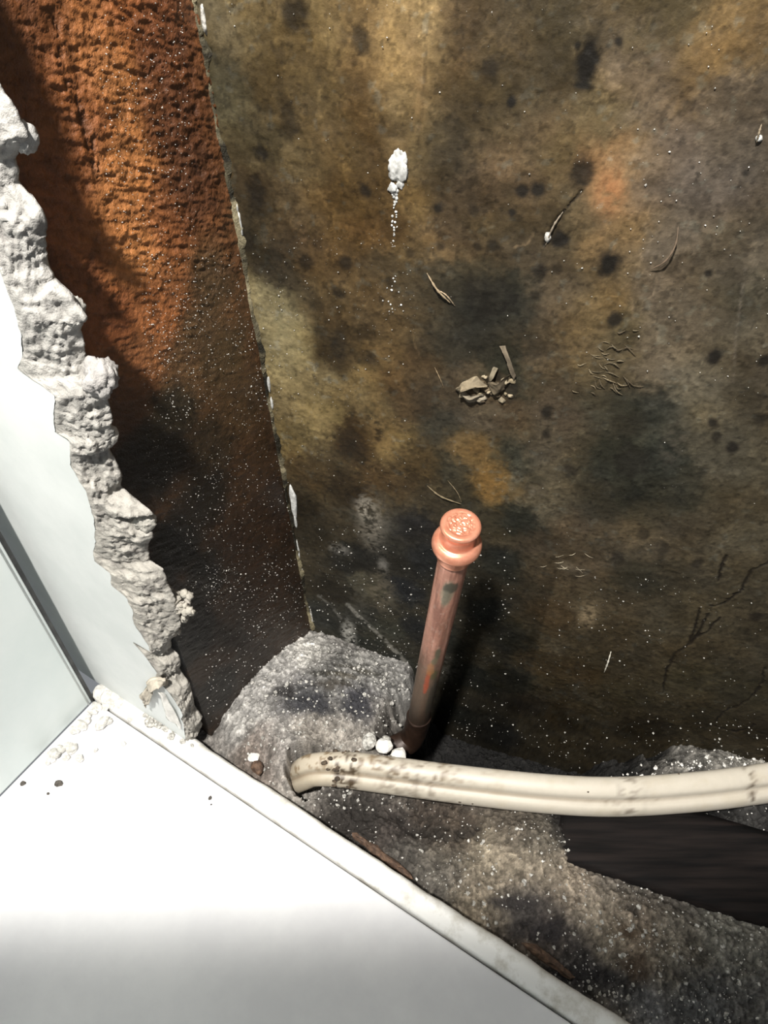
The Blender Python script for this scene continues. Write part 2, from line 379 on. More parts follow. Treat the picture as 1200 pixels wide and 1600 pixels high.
for a in [(918, 98, 20, 34, .95), (967, 65, 7, 8, .8), (903, 72, 6, 8, .8), (915, 135, 16, 6, .8), (460, 25, 20, 24, .6), (562, 65, 16, 22, .65), (450, 185, 14, 32, .55), (407, 240, 9, 13, .7), (438, 90, 10, 14, .3),
          (950, 412, 19, 22, .9), (910, 268, 17, 22, .75), (875, 375, 13, 14, .85), (815, 300, 9, 10, .8), (840, 298, 10, 10, .8), (800, 160, 7, 8, .85), (765, 105, 13, 14, .6), (844, 423, 11, 10, .7), (870, 420, 8, 8, .5),
          (770, 382, 10, 12, .6), (685, 325, 8, 9, .8), (570, 297, 9, 10, .7), (960, 500, 11, 11, .8), (1117, 558, 11, 12, .9), (1107, 428, 7, 7, .8), (1145, 700, 10, 9, .85), (1113, 660, 9, 8, .8), (1118, 682, 8, 7, .7), (1193, 565, 10, 10, .8),
          (853, 643, 10, 10, .8), (855, 680, 8, 8, .7), (890, 735, 11, 10, .6), (800, 332, 6, 6, .8), (688, 385, 7, 7, .6), (745, 385, 7, 7, .6), (540, 410, 12, 12, .7), (480, 410, 12, 12, .6), (527, 455, 10, 10, .6), (400, 300, 14, 24, .6), (388, 380, 12, 16, .6),
          (1165, 272, 5, 5, .7), (1090, 272, 5, 5, .5), (460, 480, 8, 10, .4), (640, 395, 7, 8, .5), (835, 460, 8, 8, .6), (740, 330, 9, 9, .5), (1035, 860, 12, 12, .5), (1005, 835, 10, 9, .6), (1090, 880, 9, 9, .6), (1180, 965, 12, 9, .7), (965, 875, 12, 10, .6),
          (500, 520, 9, 12, .4), (580, 560, 10, 12, .5), (1190, 655, 14, 12, .6), (610, 440, 9, 9, .5), (985, 720, 26, 24, .5), (975, 665, 30, 20, .4), (770, 470, 40, 30, .45), (545, 700, 26, 22, .5), (530, 545, 12, 26, .5), (490, 470, 14, 14, .4)]:
    dark = (36, 32, 26) if a[1] < 900 else (28, 23, 17)
    Wb(a[0], a[1], a[2], a[3], dark, min(1, a[4]*1.15), 0.45, 0.38)
for a in [(955, 295, 26, 34, (196, 138, 92), .7), (990, 265, 18, 26, (152, 122, 84), .5), (640, 60, 22, 60, (178, 148, 104), .6), (655, 150, 12, 50, (160, 130, 88), .6), (622, 225, 20, 22, (150, 124, 84), .5),
          (580, 815, 22, 36, (150, 142, 128), .55), (572, 795, 12, 18, (176, 168, 152), .6), (530, 858, 16, 8, (150, 146, 138), .6), (598, 885, 8, 10, (140, 136, 128), .5), (595, 925, 20, 28, (98, 90, 76), .7),
          (438, 520, 34, 54, (160, 144, 106), .5), (462, 625, 36, 40, (150, 132, 94), .45), (505, 665, 20, 30, (146, 126, 86), .5), (600, 690, 22, 28, (134, 108, 68), .5), (585, 640, 14, 30, (130, 106, 68), .5),
          (772, 750, 26, 34, (128, 96, 50), .7), (735, 705, 30, 14, (120, 92, 50), .5), (918, 962, 14, 20, (150, 132, 104), .6), (885, 885, 20, 9, (110, 100, 84), .5), (835, 770, 20, 14, (110, 100, 86), .4), (690, 215, 12, 14, (120, 104, 74), .4), (740, 215, 8, 12, (120, 104, 74), .3),
          (1110, 80, 60, 24, (142, 112, 70), .4), (1030, 95, 24, 12, (136, 118, 102), .4), (470, 365, 8, 14, (150, 120, 90), .6), (672, 372, 14, 16, (140, 112, 72), .5), (495, 55, 26, 20, (138, 116, 74), .4), (420, 250, 14, 14, (120, 102, 68), .4), (470, 120, 20, 18, (134, 112, 70), .4),
          (935, 600, 26, 34, (110, 96, 72), .35), (880, 560, 18, 26, (106, 90, 66), .3), (1055, 690, 20, 34, (100, 92, 80), .4), (700, 1045, 20, 20, (78, 76, 70), .5), (560, 950, 16, 40, (72, 70, 64), .4), (545, 990, 10, 16, (180, 178, 170), .7), (615, 1010, 6, 30, (120, 118, 110), .0)]:
    Wb(a[0], a[1], a[2], a[3], a[4], a[5]*1.25, 0.6, 0.9, smooth(-.45, .35, wd+.8*wc))
for a in [(755, 598, 40, 24, (112, 98, 76), .7), (742, 612, 18, 9, (42, 36, 28), .9), (800, 610, 10, 16, (36, 34, 28), .8), (775, 588, 10, 8, (34, 30, 25), .8), (765, 640, 30, 10, (112, 100, 80), .5)]:
    Wb(a[0], a[1], a[2], a[3], a[4], a[5], 0.5, 0.8)  # pale torn scar, with the shade of its recesses painted as dark blobs
# straight edge of an old board mark, cracks and scratches
def Wl(pts, wpx, rgb, alpha, jit=0.0015, tx=1.0):
    q = [wall_uz(*p) for p in pts]; sc_ = abs(wall_uz(pts[0][0]+10, pts[0][1])[0]-q[0][0])/10
    d = np.full(len(uv), 9.0)
    juv = uv + jit*np.stack([wc, wd], -1)
    for a, b in zip(q[:-1], q[1:]): d = np.minimum(d, seg_dist(juv, a, b))
    m = (1-smooth(0.5*wpx*sc_, 1.5*wpx*sc_, d+0.0016*wd))*alpha*(1-tx+tx*smooth(-.5, .25, wc+wd))
    E_ = lamp_E(wall_pt(*q[0])[None], BN)[0]+0.14
    C[:] += m[:, None]*(lin(rgb)/E_-C)
    return m
cr = np.zeros(len(uv))
for pts in ([(1135, 868), (1128, 890), (1122, 908)], [(1200, 880), (1172, 893), (1158, 925), (1130, 945), (1112, 948)], [(1095, 950), (1086, 985), (1078, 1005), (1052, 1022), (1042, 1050), (1034, 1082)], [(1128, 965), (1105, 985), (1080, 1004)], [(1108, 958), (1098, 978), (1088, 996)],
            [(1192, 1062), (1180, 1085), (1150, 1105), (1130, 1112), (1118, 1130)], [(1116, 1135), (1150, 1145), (1180, 1132)], [(1195, 1045), (1186, 1078)], [(905, 300), (880, 330), (862, 350), (850, 385)]):
    cr = np.maximum(cr, Wl(pts, 2.4, (20, 16, 12), 0.95, 0.004, .35))
Wl([(668, 0), (664, 120), (655, 205), (650, 260)], 3, (70, 56, 38), .5, .003)
Wl([(1165, 420), (1150, 520), (1146, 600)], 2.0, (118, 108, 96), .5, .0005)
Wl([(545, 945), (575, 975), (605, 1003), (634, 1035)], 4.5, (135, 132, 124), .6, .006)
Wl([(500, 930), (520, 950), (533, 965)], 3.0, (110, 108, 102), .4, .006)
Wl([(808, 385), (825, 380), (832, 365)], 2.5, (150, 128, 98), .6, .003)
Wl([(640, 505), (655, 560), (672, 600)], 2, (120, 100, 70), .4, .003)
# left of the board mark at x~820 the wall is damper
p0 = wall_uz(822, 760); p1 = wall_uz(818, 1090)
side = (p1[0]-uv[:, 0]) + 0.001*wd
m = smooth(-0.002, 0.002, side)*smooth(0.30, 0.20, uv[:, 1])*smooth(0.11, 0.03, side)*0.35
C *= (1-m)[:, None]
C = np.clip(C, 0.002, 0.75)
relief = 0.0016*fbm(P3, 25, 3, 5) + 0.0008*wc + 0.0007*wd - 0.0018*cr
V = np.stack([wall_pt(0, BASEZ)[k] + BD[k]*uv[:, 0] + BN[k]*relief + Z[k]*(uv[:, 1]-BASEZ) for k in range(3)], -1)
V2, Q, T3, ring = slab_from_grid(V, len(zs), len(us), -BN*0.05)
Call = np.concatenate([C, C[ring], C[:1]])
wall_back = tag(link('wall_back', raw_mesh('wall_back', V2, Q, T3, Call), M['mould']), 'brown mould-stained back wall of the opened cavity with black spots', 'wall', kind='structure')

# ---- brown side wall of the cavity
def side_sz(x, y):
    p = at_plane(x, y, PA, SN); return np.array([(p-PA)@SD, p[2]])      # s = 0 in the corner, negative towards the room
S0 = (0.0535-(PA-C0)@D1)/(SD@D1)                   # starts behind the plasterboard
ss = np.linspace(S0, 0.05, 210)
zs2 = np.concatenate([np.linspace(-0.16, -0.05, 12), np.linspace(-0.046, 0.98, 860), np.linspace(1.0, 2.0, 14)])
SS, Z2 = np.meshgrid(ss, zs2)
sv = np.stack([SS.ravel(), Z2.ravel()], -1); P3s = np.stack([sv[:, 0], sv[:, 1], np.full(len(sv), 5.0)], -1)
BN_NOTES = """200 100 176 108 56;220 250 172 105 54;240 400 176 108 56;270 500 152 86 43;170 60 160 94 48;130 120 140 78 38;150 200 140 78 39;100 200 130 72 36;170 500 130 70 37;190 640 74 42 25;150 350 135 75 38;60 40 120 66 34;20 20 105 58 30;240 30 150 82 38;290 60 105 56 30;310 200 92 50 28;330 300 80 45 28;290 350 125 70 36;300 450 120 70 38;350 450 70 52 38;330 520 75 55 40;300 580 85 60 42;250 570 120 72 42;370 560 62 46 32;390 640 60 42 28;400 740 70 46 30;340 700 48 36 26;280 650 42 36 30;260 720 24 18 16;230 700 26 20 17;430 800 58 36 24;380 860 50 30 20;430 900 50 30 20;450 960 48 30 20;380 960 40 24 17;400 1040 38 24 18;330 900 24 17 15;300 1000 18 14 14;340 1080 18 14 14;280 850 20 15 14;330 780 34 26 21;210 590 110 62 34;240 300 174 106 54;200 330 168 102 52;90 320 125 66 35;120 420 122 66 35;40 160 115 62 33"""
bn = [list(map(float, s.split())) for s in BN_NOTES.split(';')]
bn = [[x, y, *(np.array(c)*(1-.40*smooth(560., 820., y)))] for x, y, *c in bn]  # lower part darkened further: the plasterboard's shade painted into the colour
buv = np.array([side_sz(a[0], a[1]) for a in bn])
bE = lamp_E(np.array([PA+SD*s+Z*(z-BASEZ) for s, z in buv]), SN) + 0.10
bcol = lin([a[2:] for a in bn])/bE[:, None]
a1 = fbm(P3s, 22, 4, 51, 0.6); a2 = fbm(P3s, 22, 4, 57, 0.6)
Pst = P3s*np.array([1.0, 3.0, 1]) + np.stack([0*a1, 0.01*a1, 0*a1], -1)
ridg = fbm(Pst + np.stack([a2*0.01, P3s[:, 0]*1.5, 0*a1], -1), 78, 4, 61, 0.7)         # dragged trowel ridges
gr = fbm(P3s, 190, 3, 67, 0.7)
Cs = kernel_color(sv + 0.016*np.stack([a1, a2], -1) + 0.004*np.stack([gr, ridg], -1), buv, bcol, 0.014)
Cs *= np.exp(0.36*ridg + 0.30*gr + 0.15*a1)[:, None]
lm = (Cs@np.array([.4, .45, .15]))[:, None]; Cs = 1.08*(Cs*0.80 + lm*0.20*np.array([1.0, .95, .80]))*np.array([1.03, 0.99, .75])
Cs *= (1-.35*smooth(.30, .45, fbm(P3s, 70, 3, 71)))[:, None]
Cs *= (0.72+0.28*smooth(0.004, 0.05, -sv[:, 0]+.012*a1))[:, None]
Cs = np.clip(Cs, 0.003, 0.8)
rough_amt = 0.35 + 0.65*smooth(0.50, 0.72, sv[:, 1]+0.05*a1)
rel = rough_amt*(0.0024*ridg + 0.0009*gr) + 0.001*a2
# an old vertical crack in the render
ck = np.minimum.reduce([seg_dist(sv+0.008*np.stack([gr, a1], -1), side_sz(*a), side_sz(*b)) for a, b in zip([(112, 0), (115, 50), (118, 95), (150, 190), (170, 270)], [(115, 50), (118, 95), (150, 190), (170, 270), (180, 285)])])
ckm = (1-smooth(0.001, 0.007, ck+.004*gr))*smooth(-.15, .2, a2+gr); rel -= 0.0018*ckm; Cs *= (1-0.6*ckm)[:, None]
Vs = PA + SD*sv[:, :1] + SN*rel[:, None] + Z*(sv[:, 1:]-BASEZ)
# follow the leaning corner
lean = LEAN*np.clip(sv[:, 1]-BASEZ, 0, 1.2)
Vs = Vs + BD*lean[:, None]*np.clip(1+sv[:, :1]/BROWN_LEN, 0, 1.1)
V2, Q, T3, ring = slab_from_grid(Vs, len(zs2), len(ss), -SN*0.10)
wall_side = tag(link('wall_side', raw_mesh('wall_side', V2, Q[:, ::1], T3, np.concatenate([Cs, Cs[ring], Cs[:1]])), M['brown']), 'rough orange-brown rendered side wall turning black below with damp and painted-in shade', 'wall', kind='structure')

# ---- left white panel wall and the plasterboard wall with the broken edge
wall_left = tag(link('wall_left', box_mesh('wall_left', adz, (-0.05, -1.2, 0.0), (0.0, -0.004, 2.0), 0.0025), M['panel']), 'smooth white panel wall standing at the left end of the ledge', 'wall', kind='structure')
gk = tube([adz(0.0005, -0.0035, 0.0), adz(0.0005, -0.0035, 2.0)], 0.0026, 10, up=D1)
link('sealant_line', raw_mesh('sealant_line', *gk), M['gasket'], wall_left)
gk = tube([adz(0.0002, -0.011, 0.0), adz(0.0002, -0.011, 2.0)], 0.0011, 8, up=D1)
link('edge_bead', raw_mesh('edge_bead', *gk), M['paint'], wall_left)
T0, TB = 0.019, 0.046
FRONT = [(-330, -220), (-190, 60), (-100, 230), (-45, 340), (0, 420), (12, 455), (25, 500), (33, 535), (31, 579), (57, 596), (85, 618), (85, 675), (107, 688), (112, 727), (131, 762), (142, 797), (151, 841), (147, 876), (171, 894), (175, 915), (201, 937), (210, 972), (208, 1003), (236, 1020), (243, 1047), (244, 1062), (264, 1082), (283, 1110), (288, 1150), (292, 1180)]
BACK = [(-200, -350), (-90, -100), (-35, 50), (4, 144), (15, 154), (25, 175), (41, 208), (31, 233), (25, 246), (29, 283), (50, 308), (71, 342), (77, 392), (85, 433), (112, 458), (117, 471), (135, 496), (127, 517), (135, 537), (137, 562), (160, 600), (174, 640), (173, 666), (179, 675), (179, 692), (173, 701), (188, 732), (192, 762), (208, 793), (234, 797), (242, 806), (240, 832), (232, 850), (236, 876), (256, 889), (262, 907), (276, 940), (282, 977), (269, 994), (267, 1012), (280, 1022), (281, 1042), (297, 1069), (302, 1095), (315, 1117), (314, 1150), (318, 1175)]
def curve_az(pts, depth):
    q = []
    for p in pts:
        r = at_plane(p[0], p[1], adz(0, depth, 0), D1)-C0
        q.append(((r@D2), r[2]))
    q = np.array(q); q = q[np.argsort(q[:, 1])]
    return q
fq = curve_az(FRONT, T0); bq = curve_az(BACK, TB)
zr = np.concatenate([np.linspace(0.008, 1.0, 520), np.linspace(1.01, 2.0, 40)])
fa = np.interp(zr, fq[:, 1], fq[:, 0]); ba = np.interp(zr, bq[:, 1], bq[:, 0])
zz3 = np.stack([np.zeros_like(zr), zr, np.zeros_like(zr)], -1)
fa = fa + 0.005*fbm(zz3, 60, 4, 81, .6); ba = ba + 0.006*fbm(zz3, 55, 4, 83, .65)
# painted face
nc = 8; t = np.linspace(0, 1, nc)
A = -0.09 + (fa[:, None]+0.09)*t[None]; 
dd = T0 + 0.0006*fbm(np.stack([A.ravel(), np.repeat(zr, nc), 0*A.ravel()], -1), 20, 3, 90)
Vf = C0 + D2*A.reshape(-1, 1) + D1*dd[:, None] + Z*np.repeat(zr, nc)[:, None]
wall_front = tag(link('wall_front', raw_mesh('wall_front', Vf, grid_quads(len(zr), nc)), M['paint']), 'white painted plasterboard wall with a ragged broken edge', 'wall', kind='structure')
# broken gypsum core: from the paint edge round to the back of the board
nc = 30; t = np.linspace(0, 1, nc)
Ac = fa[:, None] + (ba-fa)[:, None]*t[None]**0.9
Dc = np.broadcast_to(T0 + (TB-T0)*t[None]**1.15, Ac.shape)
Zc = np.repeat(zr, nc); Pc = np.stack([Ac.ravel()*1.0, Zc*.8, Dc.ravel()*1.5], -1)
n_big = fbm(Pc, 38, 3, 93, 0.55); n_mid = fbm(Pc, 110, 3, 95, 0.6); n_fine = fbm(Pc, 300, 2, 97, 0.6)
edge = np.sin(np.pi*np.clip(np.tile(t, len(zr)), 0, 1))**0.5
disp = (0.0065*n_big + 0.0060*n_mid + 0.0032*n_fine)*(0.35+0.65*edge) + 0.004*edge
Vc = C0 + D2*(Ac.ravel()+disp*0.8)[:, None] + D1*(Dc.ravel()-disp*0.55)[:, None] + Z*(Zc+0.004*n_mid)[:, None]
base = np.tile(lin((160, 156, 148)), (len(Vc), 1)); v_ = np.exp(0.14*n_big+0.22*n_mid+0.22*n_fine); base *= v_[:, None]
up_ = smooth(0.35, 0.75, Zc)[:, None]; base = base*(1-up_) + up_*base*np.array([1.03, 1.05, 1.10])
grey = smooth(0.28, 0.55, fbm(Pc, 45, 3, 99))[:, None]*0.55
base = base*(1-grey)+grey*lin((120, 116, 112))
# return along the back of the board
Vb = C0 + D2*np.full((len(zr), 1), -0.05) + D1*TB + Z*zr[:, None]
allV = np.concatenate([Vc.reshape(len(zr), nc, 3), Vb[:, None]], 1).reshape(-1, 3)
cc = np.concatenate([base.reshape(len(zr), nc, 3), base.reshape(len(zr), nc, 3)[:, -1:]], 1).reshape(-1, 3)
link('broken_gypsum_core', raw_mesh('broken_gypsum_core', allV, grid_quads(len(zr), nc+1), colors=cc), M['core'], wall_front)
def W2pt(x, y, d): return at_plane(x, y, adz(0, d, 0), D1)
def gyp_lump(name, x, y, d, sc3, e, seed, c=(196, 192, 184), parent=None, mat='core', rough=.4, fine=.25, sub=3):
    v, f = lump(sub, sc3, seed, rough, 1.6, fine); v = rot(v, e)
    cols = lin(c)*.72*np.exp(0.22*fbm(v*60+seed, 3, 3, seed))[:, None]
    p = W2pt(x, y, d)
    return link(name, raw_mesh(name, v+p, tris=f, colors=cols), M[mat], parent)
gyp_lump('gypsum_lump', 158, 590, 0.045, (0.0122, 0.0116, 0.0162), (0, .3, .5), 3, (188, 184, 180), wall_front, sub=4)
gyp_lump('gypsum_lump', 172, 680, 0.046, (0.0058, 0.0070, 0.0104), (0, .3, .5), 5, (200, 196, 188), wall_front)
gyp_lump('gypsum_lump', 226, 815, 0.046, (0.0104, 0.0081, 0.0151), (.2, .3, .1), 8, (200, 196, 186), wall_front, sub=4)
gyp_lump('gypsum_lump', 262, 930, 0.05, (0.0139, 0.0081, 0.0139), (.3, .6, .2), 12, (190, 184, 172), wall_front, sub=4, rough=.6)
gyp_lump('gypsum_lump', 285, 945, 0.052, (0.0093, 0.0058, 0.0070), (.5, -.4, .2), 14, (206, 200, 190), wall_front, rough=.7)
gyp_lump('gypsum_lump', 268, 985, 0.05, (0.0070, 0.0070, 0.0151), (.3, .1, .2), 15, (168, 160, 150), wall_front)
gyp_lump('gypsum_lump', 38, 215, 0.05, (0.0081, 0.0070, 0.0104), (.3, .1, .2), 18, (196, 194, 190), wall_front)
gyp_lump('gypsum_lump', 118, 480, 0.05, (0.0070, 0.0070, 0.0093), (.1, .4, .2), 19, (196, 192, 184), wall_front)
# feathered crumbs of torn board on the sticking-out lump
for k in range(16):
    gyp_lump('gypsum_crumb', 284+random.gauss(0, 9), 948+random.gauss(0, 14), 0.048, tuple(random.uniform(.0025, .0055) for _ in range(3)), (random.random(), random.random(), 1), 700+k, (190, 184, 172), wall_front, sub=2, rough=.8, fine=.5)
# torn face paper curling over the bottom of the break, and the white sliver beneath it
def sheet(pts_grid, thick, cols, name, mat, parent, wob=0.0, seed=0):
    """a small torn sheet with thickness from a control grid (rows x cols x 3)"""
    G = np.asarray(pts_grid, float); rows = np.array([spline(r, 18) for r in G]); rows = np.array([spline(rows[:, j], 14) for j in range(18)]).transpose(1, 0, 2)
    nr, ncx = rows.shape[:2]; V = rows.reshape(-1, 3)
    if wob: V = V + wob*np.stack([fbm(V, 90, 3, seed+k) for k in range(3)], -1)
    n = np.cross(rows[1, 0]-rows[0, 0], rows[0, 1]-rows[0, 0]); n /= np.linalg.norm(n)
    V2, Q, T3, ring = slab_from_grid(V, nr, ncx, n*thick)
    cl = np.tile(lin(cols), (len(V2), 1))*np.exp(0.18*fbm(V2, 120, 3, seed))[:, None]
    return link(name, raw_mesh(name, V2, Q, T3, cl), M[mat], parent)
def W2row(pts): return [W2pt(*p) for p in pts]
sheet([W2row([(256, 1060, .020), (240, 1064, .012), (226, 1076, .010), (220, 1090, .010)]), W2row([(262, 1072, .020), (248, 1076, .010), (236, 1090, .008), (226, 1108, .010)])], .004, (176, 168, 154), 'paper_curl', 'paper', wall_front, .008, 5)
sheet([W2row([(251, 1082, .012), (256, 1098, .010), (262, 1122, .010)]), W2row([(258, 1086, .016), (272, 1108, .016), (284, 1140, .016)])], .003, (214, 212, 206), 'paper_sliver', 'paper', wall_front, .002, 9)

# ---- ledge
LEDGE_END = -0.0028
ledge = tag(link('white_ledge', box_mesh('white_ledge', adz, (0.0, -1.3, -0.09), (1.6, LEDGE_END, 0.0), 0.003, 3), M['ledge']), 'flat glossy white ledge filling the lower left', 'ledge')
# ---- rounded bead trim along the ledge
prof = np.array([(0.0, -0.06), (0.0, -0.002), (0.001, 0.0015), (0.004, 0.0035), (0.012, 0.0055), (0.020, 0.0085), (0.027, 0.0105), (0.034, 0.0105), (0.040, 0.0080), (0.0445, 0.0035), (0.046, -0.003), (0.0465, -0.06)])
prof[:, 0] *= 0.655
an = np.linspace(0.004, 1.6, 420); nP = len(prof)
Vt = []; 
for i, a in enumerate(an):
    jag = 0.0022*fbm(np.array([[a, 0, 3.0]]), 30, 4, 3)[0]; jz = 0.0012*fbm(np.array([[a, 1, 3.0]]), 22, 3, 5)[0]
    for j, (d, z) in enumerate(prof):
        k = smooth(0.013, 0.029, d)
        Vt.append(adz(a, d + jag*k*(1.0), z + (jz*k if z > -0.05 else 0)))
Vt = np.array(Vt)
Qt = grid_quads(len(an), nP, wrap=True)
trim = tag(link('trim_1', raw_mesh('trim_1', Vt, Qt[:, ::-1]), M['trim']), 'grubby white rounded bead trim along the far edge of the ledge', 'trim', kind='structure')

# ---- rubble floor
FZ = -0.045
def fl(x, y, z=FZ): p = at_z(x, y, z); return p[:2]
fx = np.concatenate([np.linspace(-0.30, 0.66, 640), np.linspace(0.665, 1.5, 110)]); fy = np.concatenate([np.linspace(0.06, 0.70, 480), np.linspace(0.705, 0.86, 20)])
FX, FY = np.meshgrid(fx, fy); fxy = np.stack([FX.ravel(), FY.ravel()], -1); P3f = np.stack([fxy[:, 0], fxy[:, 1], np.full(len(fxy), 9.0)], -1)
n0 = fbm(P3f, 9, 3, 101); n1 = fbm(P3f, 34, 4, 103, .6); n2 = fbm(P3f, 120, 3, 105, .65); n3 = fbm(P3f, 300, 2, 107, .6)
P2w = P3f[:, :2] + 0.003*np.stack([n2, n3], -1)
c1, id1 = worley(P2w, 0.017, 3); c2, id2 = worley(P2w, 0.0075, 5); c3, id3 = worley(P2w, 0.0036, 7)
grain = 0.008*np.clip(id1-.55, 0, 1)*smooth(.75, .1, c1) + 0.0040*id2*smooth(.8, .1, c2) + 0.0022*id3*smooth(.8, .15, c3)
H = FZ + 0.006*n0 + 0.009*n1 + 0.0040*n2 + 0.0016*n3 + grain
def hump(x, y, z, rx, ry, h, sharp=1.0, ang_=0.0):
    c = fl(x, y, z); d = fxy-c; ca, sa = math.cos(ang_), math.sin(ang_)
    u = (d[:, 0]*ca+d[:, 1]*sa)/rx; v = (-d[:, 0]*sa+d[:, 1]*ca)/ry
    return h*np.exp(-np.clip(np.sqrt(u*u+v*v)+0.18*n1, 0, None)**(2*sharp))
# mortar mound in the corner, sloping down to the pipe and the trim
H += hump(465, 1085, -0.01, .13, .105, 0.050, 1.5, -.5) + hump(425, 1150, 0, .07, .07, 0.022) + hump(560, 1085, -.02, .07, .05, 0.012, 1.2)
H += hump(590, 1185, -.03, .045, .022, 0.014)
# dip round the pipe and a gully against the wall
H -= hump(672, 1168, -.05, .05, .035, 0.050, 1.3) + hump(790, 1185, -.06, .12, .035, 0.030, 1.2, -.25)
# heap under the cable's right end, spread of rubble in front of the beam
H += hump(1100, 1200, -.04, .25, .03, 0.016, 1.2, -.28) + hump(930, 1195, -.04, .05, .02, 0.012)
H += hump(850, 1380, -.04, .10, .04, 0.012, 1.2, -.75) + hump(740, 1400, -.04, .06, .05, 0.006) + hump(980, 1475, -.04, .09, .035, 0.012, 1.2, -.5)
H -= hump(640, 1270, -.05, .13, .03, 0.010, 1.2, -.3)
# the ground drops away into a dark gully at the foot of the mouldy wall
gdb = (np.stack([fxy[:, 0], fxy[:, 1], np.full(len(fxy), BASEZ)], -1)-PA)@BN; gu = (np.stack([fxy[:, 0], fxy[:, 1], np.full(len(fxy), BASEZ)], -1)-PA)@BD
gully = smooth(0.150, 0.105, gdb+0.02*n1)*smooth(0.150, 0.235, gu+0.03*n1)*smooth(0.62, 0.42, gu+0.03*n1)
H -= 0.20*gully
H += hump(842, 1300, -.02, .050, .040, 0.026, 1.3, -.3) + hump(1010, 1415, -.03, .16, .016, .010, 1.2, -.31)
# hole that the cable comes out of
H += hump(462, 1185, -.0, .036, .030, 0.022, 1.4)
hc = fl(476, 1200, -.004); dh = np.linalg.norm((fxy-hc)/np.array([.027, .031]), axis=1)
H -= 0.085*(1-smooth(0.55, 1.05, dh+0.15*n2))
Hf = H.copy()
FN = """430 1080 172 167 157;400 1130 155 150 140;480 1040 178 172 158;520 1060 100 97 90;560 1110 66 65 70;480 1115 72 72 75;450 1100 90 86 82;540 1150 146 135 119;500 1160 136 124 107;600 1060 130 126 118;590 1130 155 145 130;440 1180 150 144 134;480 1230 146 136 122;420 1190 115 94 78;390 1090 150 145 136;460 1060 160 155 146;570 1060 140 136 126;520 1100 120 116 108;
520 1250 72 68 64;600 1290 68 62 58;560 1280 62 58 54;680 1280 72 64 57;640 1330 84 80 75;700 1330 112 106 96;760 1330 152 142 124;850 1360 176 163 144;880 1390 170 156 139;760 1390 144 133 118;740 1410 154 142 123;690 1380 112 107 100;820 1420 84 80 78;860 1450 66 62 63;900 1440 154 143 128;960 1470 154 143 127;1000 1480 134 121 106;1060 1500 134 127 115;1150 1470 134 131 122;1100 1560 112 112 112;1180 1560 107 105 102;900 1500 76 72 73;950 1540 68 66 66;880 1530 127 122 117;900 1570 92 88 84;1000 1570 134 134 136;840 1480 122 107 92;960 1590 142 132 117;790 1350 158 146 128;720 1300 84 74 64;800 1300 96 88 78;840 1320 100 94 84;820 1500 120 112 104;
690 1190 46 46 48;740 1190 40 40 42;820 1192 66 66 68;870 1195 32 30 30;960 1190 120 118 113;1000 1200 80 78 74;1090 1195 180 175 166;1150 1188 150 146 138;1040 1200 110 106 100;1190 1190 150 146 138;660 1150 30 28 26;700 1160 26 26 26;760 1170 26 26 26;620 1150 70 64 56;900 1290 36 34 33;1000 1300 34 32 32;1100 1300 34 32 32;1180 1270 60 59 57;1100 1260 40 39 38;1200 1290 34 32 32;1000 1270 36 35 34;640 1180 110 102 92"""
fn = [list(map(float, s.split())) for s in FN.replace('\n', '').split(';')]
for a in fn:
    if a[1] < 1235 and a[0] < 640: g_ = sum(a[2:])/3; a[2:] = [v*.5+g_*.5*k for v, k in zip(a[2:], (1.0, 1.0, 1.01))]
fcu = np.array([fl(a[0], a[1], -.03) for a in fn])
fE = lamp_E(np.array([[*q, -.04] for q in fcu]), Z) + 0.15
fc = np.where(np.array([a[1] < 1235 and a[0] < 640 for a in fn])[:, None], 2.25, 1.6)*lin([a[2:] for a in fn])/np.clip(fE, .2, 3)[:, None]
Cf = kernel_color(fxy + 0.016*np.stack([n1, fbm(P3f, 34, 4, 113, .6)], -1) + 0.006*np.stack([n2, n3], -1), fcu, fc, 0.017)
tone = 0.6*(id2-.5)*smooth(.9, .4, c2) + 0.7*(id3-.5) + 0.8*np.clip(id1-.6, 0, 1)*smooth(.7, .3, c1) - 0.3*smooth(.35, .8, c2)
Cf *= 0.86*np.exp(0.45*n1+0.45*n2+0.30*n3+tone)[:, None]
# slate-dark flakes in mound and rubble; those under the cable include painted shade
for (x, y, rx, ry, c) in [(563, 1108, .022, .022, (60, 60, 66)), (487, 1118, .030, .012, (62, 62, 66)), (448, 1100, .016, .010, (60, 58, 58)), (510, 1070, .030, .006, (66, 64, 58)), (530, 1085, .024, .008, (80, 74, 66)), (560, 1052, .03, .006, (84, 80, 70)), (540, 1070, .02, .006, (110, 104, 92)), (600, 1130, .012, .02, (60, 56, 52)),
                          (855, 1450, .035, .012, (58, 55, 57)), (920, 1520, .045, .010, (58, 56, 58)), (800, 1405, .03, .008, (66, 62, 62)), (700, 1290, .04, .012, (50, 46, 42)), (560, 1270, .05, .014, (54, 50, 47)), (990, 1420, .01, .01, (60, 55, 50)), (1000, 1500, .02, .015, (96, 80, 66)), (985, 1455, .02, .01, (104, 88, 72))]:
    blob(Cf, fxy, fl(x, y, -.02), (rx, ry), lin(c)/1.35, .8, .5, .5*(n1+n2))
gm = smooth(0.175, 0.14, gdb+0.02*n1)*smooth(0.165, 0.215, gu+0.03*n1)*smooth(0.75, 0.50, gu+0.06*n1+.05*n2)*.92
Cf += gm[:, None]*(np.array([.006, .006, .0062])*np.exp(.8*n2+.6*n1)[:, None]-Cf)  # gully floor painted near black, the void's shade put into the colour
Cf = np.clip(Cf, .004, .85)
def floor_z(x, y):
    i = np.clip(np.searchsorted(fx, x)-1, 0, len(fx)-1); j = np.clip(np.searchsorted(fy, y)-1, 0, len(fy)-1)
    return Hf.reshape(len(fy), len(fx))[j, i]
